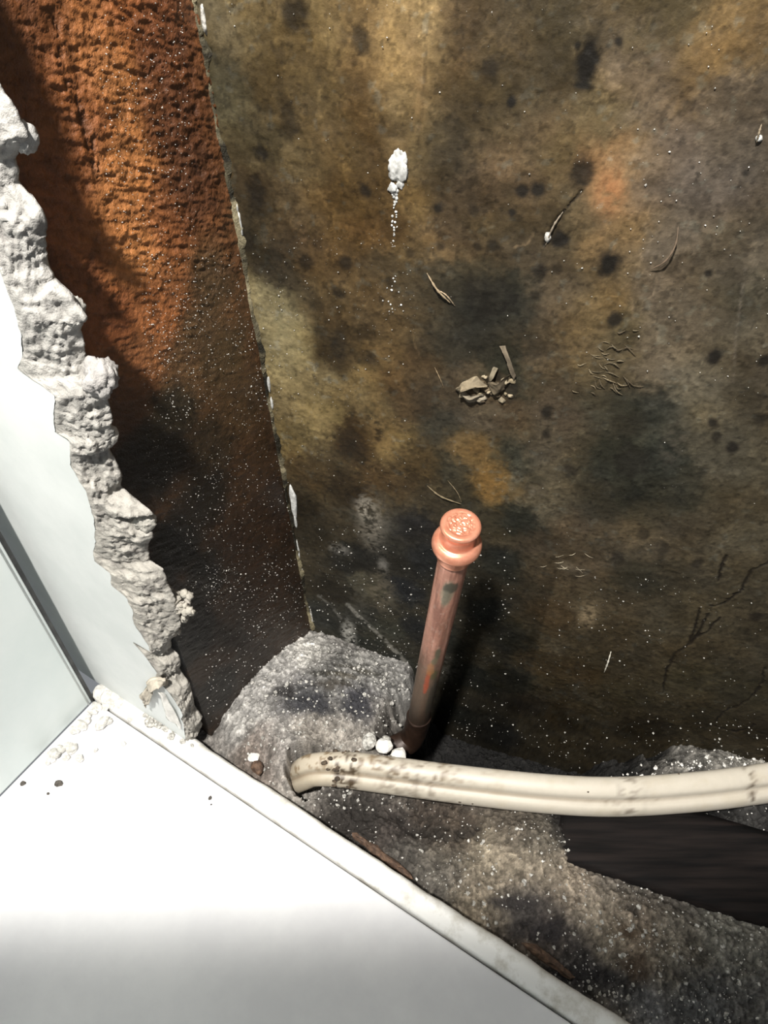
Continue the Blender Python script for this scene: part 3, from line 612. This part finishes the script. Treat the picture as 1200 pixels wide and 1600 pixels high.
Vfl = np.stack([fxy[:, 0], fxy[:, 1], H], -1)
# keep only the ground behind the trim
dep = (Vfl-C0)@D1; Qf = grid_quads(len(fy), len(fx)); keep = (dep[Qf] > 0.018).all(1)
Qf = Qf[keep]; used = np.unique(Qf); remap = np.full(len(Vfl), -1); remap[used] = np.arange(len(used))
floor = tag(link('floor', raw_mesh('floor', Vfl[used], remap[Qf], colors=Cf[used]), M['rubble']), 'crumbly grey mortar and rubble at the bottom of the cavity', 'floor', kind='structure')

# ================================================================== THINGS
# ---- tarred timber batten at the right
f0 = at_z(800, 1318, -.028); f1 = at_z(1260, 1462, -.028); b0 = at_z(835, 1225, -.028); b1 = at_z(1290, 1240, -.028)
bd_ = (f1-f0)/np.linalg.norm(f1-f0)
f0 = f0 + bd_*0.055; f1 = f0 + bd_*0.75; nrm = np.array([-bd_[1], bd_[0], 0]); wdt = 0.118
nn = 60; kk = 14
tt = np.linspace(0, 1, nn); ww = np.linspace(0, 1, kk)
Vm = []
for b_ in ww:
    for a_ in tt:
        p = f0 + bd_*(0.75*a_) + nrm*(wdt*b_)
        rnd = 0.004*(1-min(1, min(b_, 1-b_)/.12))**2
        Vm.append(p - Z*rnd)
Vm = np.array(Vm); Vm[:, 2] += 0.0016*fbm(Vm*np.array([.3, 1, 1]), 120, 3, 7) + 0.0012*fbm(Vm, 25, 2, 8)
o0 = f0 - Z*0.07
V2, Q, T3, ring = slab_from_grid(Vm, kk, nn, -Z*0.07)
tag(link('timber_batten', raw_mesh('timber_batten', V2, Q, T3, origin=o0), M['timber'], loc=o0), 'blackened tarred timber lying under the right end of the cream cable', 'timber')

# ---- copper pipe with end cap
pb = at_z(650, 1140, -.035); 
ctop = CAM + ray(720.5, 818.5)*0.692                 # centre of the cap's face
ax = ctop-pb; L = np.linalg.norm(ax); ax /= L
pipe = thing('copper_pipe', 'weathered copper pipe stub with a clean copper end cap rising from the rubble', 'pipe', pb)
RP = 0.0150
# shaft
e1 = np.cross(ax, [0, 1, 0]); e1 /= np.linalg.norm(e1); e2 = np.cross(ax, e1)          # e2 roughly away from camera
nz, na = 260, 72
hh = np.linspace(0.0, L-0.045, nz); th = np.linspace(0, 2*np.pi, na, endpoint=False)
HH, TT = np.meshgrid(hh, th, indexing='ij')
Vp = pb + ax*HH.reshape(-1, 1) + RP*(np.cos(TT).reshape(-1, 1)*e1 + np.sin(TT).reshape(-1, 1)*e2)
fr = (HH/(L)).ravel()
# which side faces the camera: angle 0..1 across the visible front, left to right
cd = (CAM-pb); cd = cd - ax*(cd@ax); cd /= np.linalg.norm(cd); rt = np.cross(cd, ax); 
if rt[0] < 0: rt = -rt
rel_ = Vp-pb-ax*HH.reshape(-1, 1); sx = (rel_@rt)/RP; front = (rel_@cd) > -0.2*RP
Pp = np.stack([sx*0.6, fr*6, (rel_@cd)/RP*.6], -1)
q1 = fbm(Pp, 2.2, 4, 201, .6); q2 = fbm(Pp*np.array([5, .9, 5]), 1.6, 3, 205, .6); q3 = fbm(Pp, 9, 3, 207)
Cp = np.tile(lin((166, 118, 100)), (len(Vp), 1))
def pmix(m, c): 
    global Cp
    Cp = Cp + m[:, None]*(lin(c)-Cp)
pmix(smooth(.0, .35, q2)*.75, (196, 146, 128)); pmix(smooth(.0, .35, -q2)*.75, (120, 78, 64)); pmix(smooth(.15, .45, q3)*.35, (190, 170, 156)); pmix(smooth(.1, .5, q1)*.5, (150, 112, 92))
low = smooth(.60, .36, fr+.06*q1); pmix(low*.9, (86, 74, 60)); pmix(smooth(.30, .12, fr+.05*q1)*.9, (52, 42, 34)); pmix(smooth(.13, .04, fr+.03*q1)*.9, (44, 30, 22))
def spot(fc, sc_, rf, rs, c, al=.9):
    d = np.sqrt(((fr-fc)/rf)**2+((sx-sc_)/rs)**2)+.35*q3+.2*q1
    pmix((1-smooth(.7, 1.15, d))*front*al, c)
# stains measured along the shaft (0 bottom, 1 cap face)
spot(.805, .10, .050, .42, (134, 124, 104)); spot(.828, .22, .020, .45, (66, 64, 54)); spot(.79, .05, .028, .28, (112, 108, 92), .8)
spot(.545, .38, .030, .22, (84, 84, 66), .9); spot(.505, .25, .022, .25, (110, 108, 84), .8); spot(.43, .35, .028, .45, (84, 78, 48), .9)
spot(.385, .05, .065, .22, (168, 78, 50), .9); spot(.46, .1, .035, .3, (172, 120, 74), .6); spot(.29, .7, .12, .35, (60, 58, 50), .8); spot(.62, -.7, .1, .3, (176, 130, 112), .6)
Vp2 = np.concatenate([Vp, [pb, pb+ax*(L-.045)]]); 
kq = np.arange(na); k2 = (kq+1) % na; e = len(Vp)
Tp = np.concatenate([np.stack([k2, kq, np.full(na, e)], -1), np.stack([(nz-1)*na+kq, (nz-1)*na+k2, np.full(na, e+1)], -1)])
link('pipe_shaft', raw_mesh('pipe_shaft', Vp2, grid_quads(nz, na, True), Tp, np.concatenate([Cp, Cp[:2]]), origin=pb), M['copper'], pipe)
# cap: measured down from the face
capP = [(0.0155, 0.0), (0.0174, -.0005), (0.0186, -.0018), (0.0189, -.0036), (0.0180, -.0065), (0.0168, -.0105), (0.0164, -.0150), (0.0164, -.0210), (0.0172, -.0238), (0.0200, -.0250), (0.0226, -.0275), (0.0237, -.0312), (0.0236, -.0345), (0.0222, -.0378), (0.0196, -.0398), (0.0176, -.0408), (0.0171, -.0440), (0.0170, -.0530), (0.0166, -.0545), (0.0150, -.0548)]
cp = spline(np.array([(a, b, 0) for a, b in capP]), 90)
Vc_ = []
for r_, h_, _ in cp:
    Vc_.append(ctop + ax*h_ + r_*(np.cos(th)[:, None]*e1 + np.sin(th)[:, None]*e2))
Vc_ = np.concatenate(Vc_)
endcap = link('end_cap', raw_mesh('end_cap', Vc_, grid_quads(len(cp), na, True)[:, ::-1], origin=pb), M['copper_cap'], pipe); endcap['label'] = 'clean bright copper cap with a bulged ring'
# stamped face: worn raised marks inside a rim
rr = np.linspace(0, 0.0158, 60); V_ = [ctop[None]]
for r_ in rr[1:]:
    V_.append(ctop + r_*(np.cos(th)[:, None]*e1 + np.sin(th)[:, None]*e2))
V_ = np.concatenate(V_); loc2 = np.stack([(V_-ctop)@e1, (V_-ctop)@e2, np.zeros(len(V_))], -1); rad_ = np.linalg.norm(loc2, axis=1)
st = np.clip(fbm(loc2, 520, 2, 301)*2.2, -1, 1)*(1-smooth(.0115, .0140, rad_))
V_ = V_ + ax*(0.00055*st + 0.0004*smooth(.012, .0145, rad_) - 0.0004)[:, None]
k = np.arange(na); Tf = np.stack([np.zeros(na, int), 1+k, 1+(k+1) % na], -1)
Qs = 1+grid_quads(len(rr)-1, na, True)
link('stamped_face', raw_mesh('stamped_face', V_, Qs, Tf, origin=pb), M['copper_cap'], endcap)
# dark crusted bend at the foot
foot = spline([pb+ax*0.055, pb+ax*0.02, pb+np.array([-.006, -.004, -.018]), pb+np.array([-.022, -.010, -.03]), pb+np.array([-.045, -.012, -.035])], 40)
tv = tube(foot, np.linspace(.0165, .0185, 40), 30, up=[0, 1, 0])
vv = tv[0] + 0.002*np.stack([fbm(tv[0], 60, 3, 401+k) for k in range(3)], -1)
cf_ = np.tile(lin((46, 32, 24)), (len(vv), 1))*np.exp(.5*fbm(vv, 90, 3, 411))[:, None]
link('pipe_bend', raw_mesh('pipe_bend', vv, tv[1], tv[2], cf_, origin=pb), M['copper'], pipe)['label'] = 'dark corroded bend at the foot of the pipe'

# ---- cream twin cable
cpts = [at_z(452, 1222, -.075), at_z(470, 1212, -.034), at_z(492, 1203, -.010), at_z(540, 1203, -.005), at_z(620, 1213, -.003), at_z(720, 1226, -.001), at_z(850, 1240, .003), at_z(960, 1245, .004), at_z(1080, 1238, .005), at_z(1180, 1226, .005), at_z(1290, 1208, .005), at_z(1480, 1172, .005), at_z(1750, 1115, .005), at_z(2100, 1040, .005)]
cpath = spline(cpts, 240)
tq = np.linspace(0, 2*np.pi, 48, endpoint=False)
# flat twin sheath: two lobes with a crease between, tilted towards the viewer
rq = 1.0*np.abs(np.cos(tq))**1.2 + 0.52
px_ = np.cos(tq)*(0.98) ; py_ = np.sin(tq)*(0.60 - 0.20*np.exp(-(np.cos(tq)/0.22)**2))
tilt = math.radians(130)
pr2 = np.stack([px_*math.cos(tilt)-py_*math.sin(tilt), px_*math.sin(tilt)+py_*math.cos(tilt)], -1)
sc_r = np.interp(np.linspace(0, 1, 240), [0, .08, .25, .6, 1], [.020, .0215, .0265, .0275, .0290])
cv = tube(cpath, sc_r, profile=pr2)
crn = np.concatenate([np.tile(np.exp(-(np.cos(tq)/0.12)**2), 240), [0, 0]])
tpar = np.concatenate([np.repeat(np.linspace(0, 1, 240), 48), [0, 1]])
cvn = fbm(cv[0], 60, 4, 501, .65); cvf = fbm(cv[0], 180, 3, 503, .6)
Cc = np.tile(lin((176, 169, 156)), (len(cv[0]), 1))
def cmix(m, c):
    global Cc
    Cc = Cc + np.clip(m, 0, 1)[:, None]*(lin(c)-Cc)
cmix(.35*smooth(.0, .5, cvn), (164, 153, 132)); cmix(smooth(.45, .05, tpar)*.45, (158, 143, 117)); cmix(smooth(.25, .0, tpar)*.4, (170, 160, 142))
cmix(crn*.55*smooth(.9, .3, tpar), (110, 90, 66))
topside = np.concatenate([np.tile(smooth(-.1, .5, np.cos(tq)), 240), [0, 0]])
cmix(smooth(.12, .35, cvf+.5*cvn)*smooth(.46, .30, tpar)*topside*.85, (112, 92, 66))
for t0, wd_, al in [(.222, .016, 1.0), (.245, .010, .9), (.30, .02, .4), (.345, .03, .4), (.55, .012, .5), (.682, .005, .7)]:
    cmix(np.exp(-((tpar-t0)/wd_)**2)*smooth(-.15, .3, cvf+.3*cvn)*al*1.3, (70, 58, 44))
cmix(np.exp(-((tpar-.545)/.035)**2)*crn*smooth(-.2, .3, cvf), (120, 110, 96))
rootc = cpath[60]*np.array([1, 1, 0]) + Z*(-.03)
cable = thing('electric_cable', 'thick cream flat twin cable crossing the cavity from the hole in the mortar', 'cable', rootc)
link('sheath', raw_mesh('sheath', cv[0], cv[1], cv[2], Cc, origin=rootc), M['cable'], cable)
for k in range(46):
    i = int(np.clip(random.gauss(54, 4), 44, 64)) if k < 34 else random.randint(66, 165)
    j = random.randint(0, 47); p = cv[0][i*48+j]
    if (CAM-p)@(p-cpath[i]) < 0: continue
    r_ = random.uniform(.0012, .0036) if k < 34 else random.uniform(.0008, .0018)
    v, f = lump(2, (r_*1.3, r_, r_*.7), 700+k, .5)
    link('mud_clump', raw_mesh('mud_clump', v+p, tris=f, origin=rootc), M['mud'], cable)

# ---- loose stones by the pipe foot
def stone(name, x, y, z, r, seed, label, cat, group=None, mat='white', flat=.75, sub=2):
    p = at_z(x, y, z)
    v, f = lump(sub, (r, r*random.uniform(.7, 1.0), r*flat), seed, .45, 1.3)
    v = rot(v, (random.uniform(-.5, .5), random.uniform(-.5, .5), random.uniform(0, 6)))
    b_ = p - Z*r*flat*.8
    o = link(name, raw_mesh(name, v+p, tris=f, smooth_shade=False, origin=b_), M[mat], loc=b_)
    return tag(o, label, cat, group)
stone('mortar_stone', 577, 1158, .003, .0125, 11, 'largest pale angular stone beside the foot of the copper pipe', 'stone', mat='greywhite')
stone('mortar_stone', 600, 1166, -.001, .0115, 12, 'middle pale stone of the three above the cable near the pipe foot', 'stone', mat='white')
stone('mortar_stone', 623, 1178, -.006, .0105, 13, 'pale stone nearest the copper pipe, touching the top of the cable', 'stone', mat='white')
stone('mortar_pebble', 604, 1155, -.012, .006, 14, 'small pebble behind the pale stones next to the pipe', 'pebble', mat='greywhite')
stone('mortar_pebble', 397, 1183, -.004, .009, 15, 'flat cream chip on the mortar behind the white trim', 'stone', mat='white', flat=.35)
stone('brick_chip', 402, 1198, -.006, .011, 16, 'small brown chip wedged between the mortar mound and the white trim', 'chip', mat='brown_chip')
for k, (x, y, r) in enumerate([(566, 1314, .010), (586, 1328, .012), (606, 1344, .013), (628, 1360, .010), (842, 1488, .012), (860, 1502, .013), (880, 1518, .010)]):
    q = at_z(x, y, -.03); z_ = float(floor_z(q[0], q[1]))+r*.35
    p = at_z(x, y, z_); v, f = lump(2, (1, 1, 1), 30+k, .6, 1.6, .3)
    v = p + D2*(v[:, :1]*r*1.5) + D1*(v[:, 1:2]*r*.45) + Z*(v[:, 2:]*r*.6); b_ = p - Z*r*.5
    tag(link('wood_scrap', raw_mesh('wood_scrap', v, tris=f, smooth_shade=False, origin=b_), M['brown_chip'], loc=b_), 'reddish brown scrap of wood tucked behind the white trim', 'wood scrap', 'brown scraps behind the trim')

# ---- plaster crumbs on the ledge
spots = [(160, 1092, .006), (172, 1088, .007), (182, 1092, .008), (190, 1098, .008), (176, 1100, .006), (166, 1104, .005), (200, 1104, .005), (152, 1104, .006), (160, 1130, .0085), (168, 1127, .006), (205, 1122, .005), (212, 1118, .004), (195, 1112, .004), (128, 1133, .007), (118, 1140, .006), (135, 1128, .005), (105, 1165, .005), (112, 1170, .007), (96, 1172, .005), (85, 1178, .008), (80, 1182, .006), (124, 1184, .005), (104, 1184, .004), (92, 1168, .004), (150, 1172, .003), (193, 1162, .003), (145, 1112, .005), (138, 1120, .004), (75, 1190, .004), (184, 1080, .006), (196, 1092, .005), (210, 1108, .005), (158, 1084, .010), (172, 1078, .009), (184, 1086, .010), (168, 1092, .009)]
for k, (x, y, r) in enumerate(spots):
    r *= 1.35
    stone('plaster_crumb', x, y, r*.45, r, 100+k, 'small white plaster crumb lying on the ledge by its far corner', 'crumb', 'plaster crumbs on the ledge', 'crumb', .6)
for k, (x, y, r) in enumerate([(234, 1128, .008), (248, 1132, .007), (258, 1138, .005), (268, 1150, .006), (242, 1122, .006), (272, 1142, .004), (228, 1118, .005), (285, 1158, .004), (300, 1165, .003)]):
    stone('gypsum_crumb', x, y, .012, r, 160+k, 'grey gypsum crumb on the trim under the broken wall edge', 'crumb', 'gypsum crumbs on the trim', 'greywhite', .5)
for k, (x, y, r, lb) in enumerate([(92, 1224, .0060, 'dark grey flake of grit on the ledge by the white panel'), (75, 1240, .0022, 'tiny dark speck below the grit flake on the ledge'), (75, 1239, .0, ''), (328, 1247, .0032, 'dark speck alone in the middle of the white ledge'), (330, 1257, .0014, 'faint smaller speck just below the lone one on the ledge'), (36, 1224, .004, 'grey grit at the foot of the white panel')]):
    if r: stone('grit', x, y, r*.3, r, 200+k, lb, 'grit', None, 'dark_grit', .4)

# ---- bits on the mouldy wall (they belong to it)
def wall_lump(name, x, y, rx, rz, th_, seed, mat, cols=None, sub=3, rough=.5, fine=.2):
    p = wall_uz(x, y); q = wall_uz(x+rx, y); r = wall_uz(x, y+rz)
    sx_, sz_ = abs(q[0]-p[0]), abs(r[1]-p[1])
    v, f = lump(sub, (1, 1, 1), seed, rough, 1.8, fine)
    pos = wall_pt(*p) + BD*(v[:, :1]*sx_) + Z*(v[:, 1:2]*sz_) + BN*(v[:, 2:]*th_)
    cl = None if cols is None else np.tile(lin(cols), (len(v), 1))*np.exp(.2*fbm(v, 4, 3, seed))[:, None]
    return link(name, raw_mesh(name, pos, tris=f, colors=cl), M[mat], wall_back)
wall_lump('filler_blob', 622, 262, 17, 26, .004, 5, 'filler', sub=4)['label'] = 'white blob of filler'
wall_lump('filler_blob', 614, 293, 8, 10, .003, 6, 'filler')
wall_lump('filler_blob', 626, 287, 6, 8, .003, 9, 'filler')
for k in range(34):
    y = 300+ (k/34)**1.3*90 + random.uniform(-3, 3); x = 616 + random.uniform(-5, 5)
    s = random.uniform(1.2, 3.2)*(1.2-.6*k/34); wall_lump('filler_splash', x, y, s, s*1.2, .0015, 20+k, 'filler', sub=1)
for k in range(14):
    x = 612+random.gauss(0, 7); y = random.uniform(430, 490); s = random.uniform(1, 2); wall_lump('filler_splash', x, y, s, s, .001, 70+k, 'filler', sub=1)
# paint flakes in the corner line
for (x, y, rx, rz) in [(376, 350, 3.5, 20), (371, 325, 3, 7), (458, 783, 9, 26), (466, 862, 4, 14), (473, 905, 3, 10), (487, 965, 3, 14), (420, 600, 4, 12), (335, 190, 4, 12), (318, 30, 7, 24), (425, 630, 3, 10), (462, 815, 4, 10)]:
    wall_lump('paint_flake', x, y, rx*.6, rz, .0016, int(x), 'filler' if y > 300 and y < 900 else 'greywhite', sub=2)
# plaster lip that the side wall leaves along the corner
zc = np.linspace(-0.02, 1.05, 420); zc3 = np.stack([0*zc, zc, 0*zc], -1)
wid = np.clip(0.0022+0.011*fbm(zc3, 34, 5, 601, .7), 0.0002, .011); 
uc = LEAN*np.clip(zc-BASEZ, 0, 1.2)
lipL = PA + BD*(uc-0.004)[:, None] + BN*0.002 + Z*(zc-BASEZ)[:, None]; lipM = PA + BD*(uc+wid*.5)[:, None] + BN*(0.0045+.002*fbm(zc3, 90, 3, 603))[:, None] + Z*(zc-BASEZ)[:, None]; lipR = PA + BD*(uc+wid)[:, None] + BN*(-.001) + Z*(zc-BASEZ)[:, None]
lv = np.stack([lipL, lipM, lipR], 1).reshape(-1, 3)
lcol = np.repeat(np.clip(fbm(zc3, 26, 5, 605, .7)*1.6+.32, .05, 1)[:, None], 3, 1).reshape(-1, 1)*lin((150, 140, 112))
link('corner_lip', raw_mesh('corner_lip', lv, grid_quads(len(zc), 3), colors=lcol), M['rubble'], wall_back)
# torn paper round the fixing scar
def WP(x, y, o): p = wall_uz(x, y); return wall_pt(p[0], p[1], o)
def wrow(pts): return [WP(*p) for p in pts]
sheet([wrow([(713, 606, .002), (728, 590, .008), (750, 580, .010)]), wrow([(722, 604, .006), (736, 597, .013), (762, 596, .006)])], .002, (130, 118, 97), 'paper_flake', 'paper', wall_back, .004, 31)
sheet([wrow([(722, 606, .002), (732, 622, .005), (744, 624, .004)]), wrow([(724, 612, .006), (738, 616, .009), (756, 612, .003)])], .002, (124, 115, 99), 'paper_flake', 'paper', wall_back, .003, 32)
sheet([wrow([(762, 600, .002), (776, 610, .008), (790, 600, .003)]), wrow([(766, 590, .006), (782, 588, .012), (798, 578, .006)])], .002, (94, 84, 68), 'paper_flake', 'paper', wall_back, .003, 33)
sheet([wrow([(780, 538, .001), (792, 552, .008), (802, 590, .004)]), wrow([(790, 536, .004), (800, 552, .010), (806, 584, .004)])], .0015, (103, 93, 78), 'paper_flake', 'paper', wall_back, .002, 34)
sheet([wrow([(760, 592, .001), (768, 582, .006), (774, 570, .003)]), wrow([(766, 596, .004), (774, 584, .008), (780, 574, .003)])], .0015, (111, 102, 85), 'paper_flake', 'paper', wall_back, .003, 35)
wall_lump('paper_flake', 752, 621, 8, 5, .006, 41, 'paper', (133, 124, 108)); wall_lump('paper_flake', 784, 624, 6, 4, .004, 42, 'paper', (118, 108, 90)); wall_lump('paper_flake', 735, 612, 14, 6, .004, 43, 'paper', (70, 60, 46))
for k in range(22):
    x = 758+random.gauss(0, 22); y = 602+random.gauss(0, 14); s_ = random.uniform(2.0, 6.0)
    wall_lump('paper_flake', x, y, s_*1.3, s_*.7, random.uniform(.002, .006), 800+k, 'paper', random.choice([(126, 114, 92), (96, 84, 66), (74, 64, 50), (144, 132, 110)]), sub=2, rough=.9, fine=.5)
def sliver(name, pts, r0, rgb, out=.003, lab=None):
    q = spline([WP(x, y, o) for x, y, o in pts], 16)
    rad = 0.36*r0*np.sin(np.linspace(.25, np.pi-.15, 16))*(1+.4*np.sin(np.arange(16)*2.3+pts[0][0]))
    tv = tube(q, rad, 7, up=BN+1e-3)
    o = link(name, raw_mesh(name, *tv, colors=np.tile(lin(rgb), (len(tv[0]), 1))*np.exp(.25*fbm(tv[0], 150, 2, 9))[:, None]), M['paper'], wall_back)
    if lab: o['label'] = lab
sliver('splinter', [(1060, 352, .002), (1056, 378, .006), (1040, 402, .007), (1014, 420, .002)], .0022, (92, 78, 64), lab='thin curled splinter')
sliver('splinter', [(668, 425, .002), (686, 448, .006), (705, 472, .002)], .0028, (140, 124, 100))
sliver('splinter', [(684, 450, .003), (700, 456, .006), (712, 478, .001)], .0016, (150, 132, 108))
sliver('splinter', [(680, 572, .002), (690, 590, .004), (694, 606, .001)], .0015, (120, 104, 80))
sliver('splinter', [(668, 758, .001), (690, 772, .004), (722, 786, .002)], .0026, (110, 98, 76))
sliver('splinter', [(700, 750, .001), (716, 766, .004), (722, 784, .002)], .0014, (110, 98, 76))
sliver('splinter', [(955, 1016, .002), (950, 1032, .005), (944, 1050, .001)], .0030, (205, 200, 186), lab='short white sliver')
sliver('splinter', [(1190, 192, .002), (1186, 204, .004), (1182, 222, .002)], .0022, (120, 108, 90)); wall_lump('paper_flake', 1186, 216, 6, 6, .003, 44, 'filler', sub=2)
sliver('splinter', [(880, 330, .001), (866, 350, .004), (852, 384, .001)], .0022, (120, 110, 96)); wall_lump('paper_flake', 856, 370, 6, 8, .003, 46, 'greywhite', sub=2)
for k in range(38):
    x = 936+random.gauss(0, 24); y = 575+random.gauss(0, 30); a = random.uniform(-.3, 1.2); l = random.uniform(8, 26)
    sliver('paper_fibre', [(x, y, .0005), (x+.5*l*math.cos(a)+random.uniform(-3, 3), y+.5*l*math.sin(a)-random.uniform(-3, 5), .0018), (x+l*math.cos(a), y+l*math.sin(a), .0005)], random.uniform(.0008, .0020), random.choice([(104, 93, 73), (86, 77, 60), (72, 63, 48)]))
for k in range(12):
    x = 880+random.gauss(0, 16); y = 885+random.gauss(0, 8); a = random.uniform(-.4, .8); l = random.uniform(8, 18)
    sliver('paper_fibre', [(x, y, .0005), (x+.5*l, y+.5*l*math.sin(a), .002), (x+l*math.cos(a), y+l*math.sin(a), .0005)], random.uniform(.0006, .0012), (150, 140, 120))

# ---- dust: too many grains to count
def dust(name, pts, sizes, mat, parent, fine=True):
    pts = pts[:len(sizes)]
    if fine:
        cl_ = fbm(pts, 22, 3, 901); kp = cl_ > rng.uniform(-.55, .35, len(pts)); pts = pts[kp]; sizes = sizes[kp]
    sizes = sizes*.8
    o6 = np.array([(1, 0, 0), (-1, 0, 0), (0, 1, 0), (0, -1, 0), (0, 0, 1), (0, 0, -1)], float)
    f8 = np.array([(0, 2, 4), (2, 1, 4), (1, 3, 4), (3, 0, 4), (2, 0, 5), (1, 2, 5), (3, 1, 5), (0, 3, 5)])
    if not fine: o6, f8 = ICO[1]
    n = len(pts); jit = 1+.45*rng.uniform(-1, 1, (n, len(o6), 1))
    V = pts[:, None] + sizes[:, None, None]*o6[None]*jit
    F = (np.arange(n)[:, None, None]*len(o6) + f8[None]).reshape(-1, 3)
    o = link(name, raw_mesh(name, V.reshape(-1, 3), tris=F, smooth_shade=False), M[mat], parent); o['kind'] = 'stuff'
    return o
# on the mouldy wall
cand = []
def wall_dust(n, xr, yr, gx=None, s0=.0003, s1=.0010):
    for _ in range(n):
        x = random.uniform(*xr) if gx is None else random.gauss(*gx); y = random.uniform(*yr)
        p = wall_uz(x, y)
        if p[0] < LEAN*max(0, p[1]-BASEZ): continue
        cand.append((wall_pt(p[0], p[1], .001), s0+(s1-s0)*random.random()**3))
wall_dust(420, (350, 1200), (0, 1200)); wall_dust(520, (390, 640), (350, 760)); wall_dust(1100, (470, 800), (820, 1180), None, .0004, .0019); wall_dust(350, (800, 1200), (900, 1200), None, .0004, .0015); wall_dust(160, (480, 640), (940, 1060), None, .0006, .0024); wall_dust(60, (380, 460), (450, 700)); wall_dust(60, (580, 650), (380, 520)); wall_dust(70, (900, 1200), (200, 600), None, .0005, .0014); wall_dust(220, (700, 1200), (1120, 1200), None, .0006, .0024)
dust('dust_grains', np.array([c[0] for c in cand]), np.array([c[1] for c in cand]), 'greywhite', wall_back)
# on the brown side wall: dust, plus extra pale grains standing in for glints
cand = []
for (n, xr, yr, s1) in [(2600, (230, 480), (400, 1000), .0010), (500, (180, 340), (0, 400), .0008), (900, (320, 500), (880, 1140), .0016)]:
    for _ in range(n):
        x = random.uniform(*xr); y = random.uniform(*yr); p = side_sz(x, y)
        if p[0] > -.004+LEAN*.0: continue
        ln = LEAN*np.clip(p[1]-BASEZ, 0, 1.2)*np.clip(1+p[0]/BROWN_LEN, 0, 1.1)
        cand.append((PA+SD*p[0]+Z*(p[1]-BASEZ)+SN*.003+BD*ln, .0004+(s1-.0004)*random.random()**3))
dust('dust_grains', np.array([c[0] for c in cand]), np.array([c[1] for c in cand]), 'greywhite', wall_side)
# on the rubble
cand = []
for (n, xr, yr, s1) in [(1300, (380, 640), (1010, 1260), .0020), (2600, (500, 1200), (1240, 1600), .0019), (500, (660, 1200), (1160, 1215), .0030), (260, (940, 1200), (1180, 1200), .0045)]:
    for _ in range(n):
        x = random.uniform(*xr); y = random.uniform(*yr); q = at_z(x, y, -.035)
        if (q-C0)@D1 < .035: continue
        zf = floor_z(q[0], q[1]); cand.append((np.array([q[0], q[1], zf+.0006]), .0005+(s1-.0005)*random.random()**3))
dust('dust_grains', np.array([c[0] for c in cand]), np.array([c[1] for c in cand]), 'white', floor)
# larger crumbs of mortar worked into the rubble
cand = []
for (n, xr, yr, s1) in [(420, (380, 640), (1020, 1260), .0042), (420, (640, 1200), (1290, 1600), .0042)]:
    for _ in range(n):
        x = random.uniform(*xr); y = random.uniform(*yr); q = at_z(x, y, -.035)
        if (q-C0)@D1 < .038: continue
        zf = floor_z(q[0], q[1]); cand.append((np.array([q[0], q[1], zf]), .0015+(s1-.0015)*random.random()**2))
dust('mortar_crumbs', np.array([c[0] for c in cand]), np.array([c[1] for c in cand]), 'greywhite', floor, False)
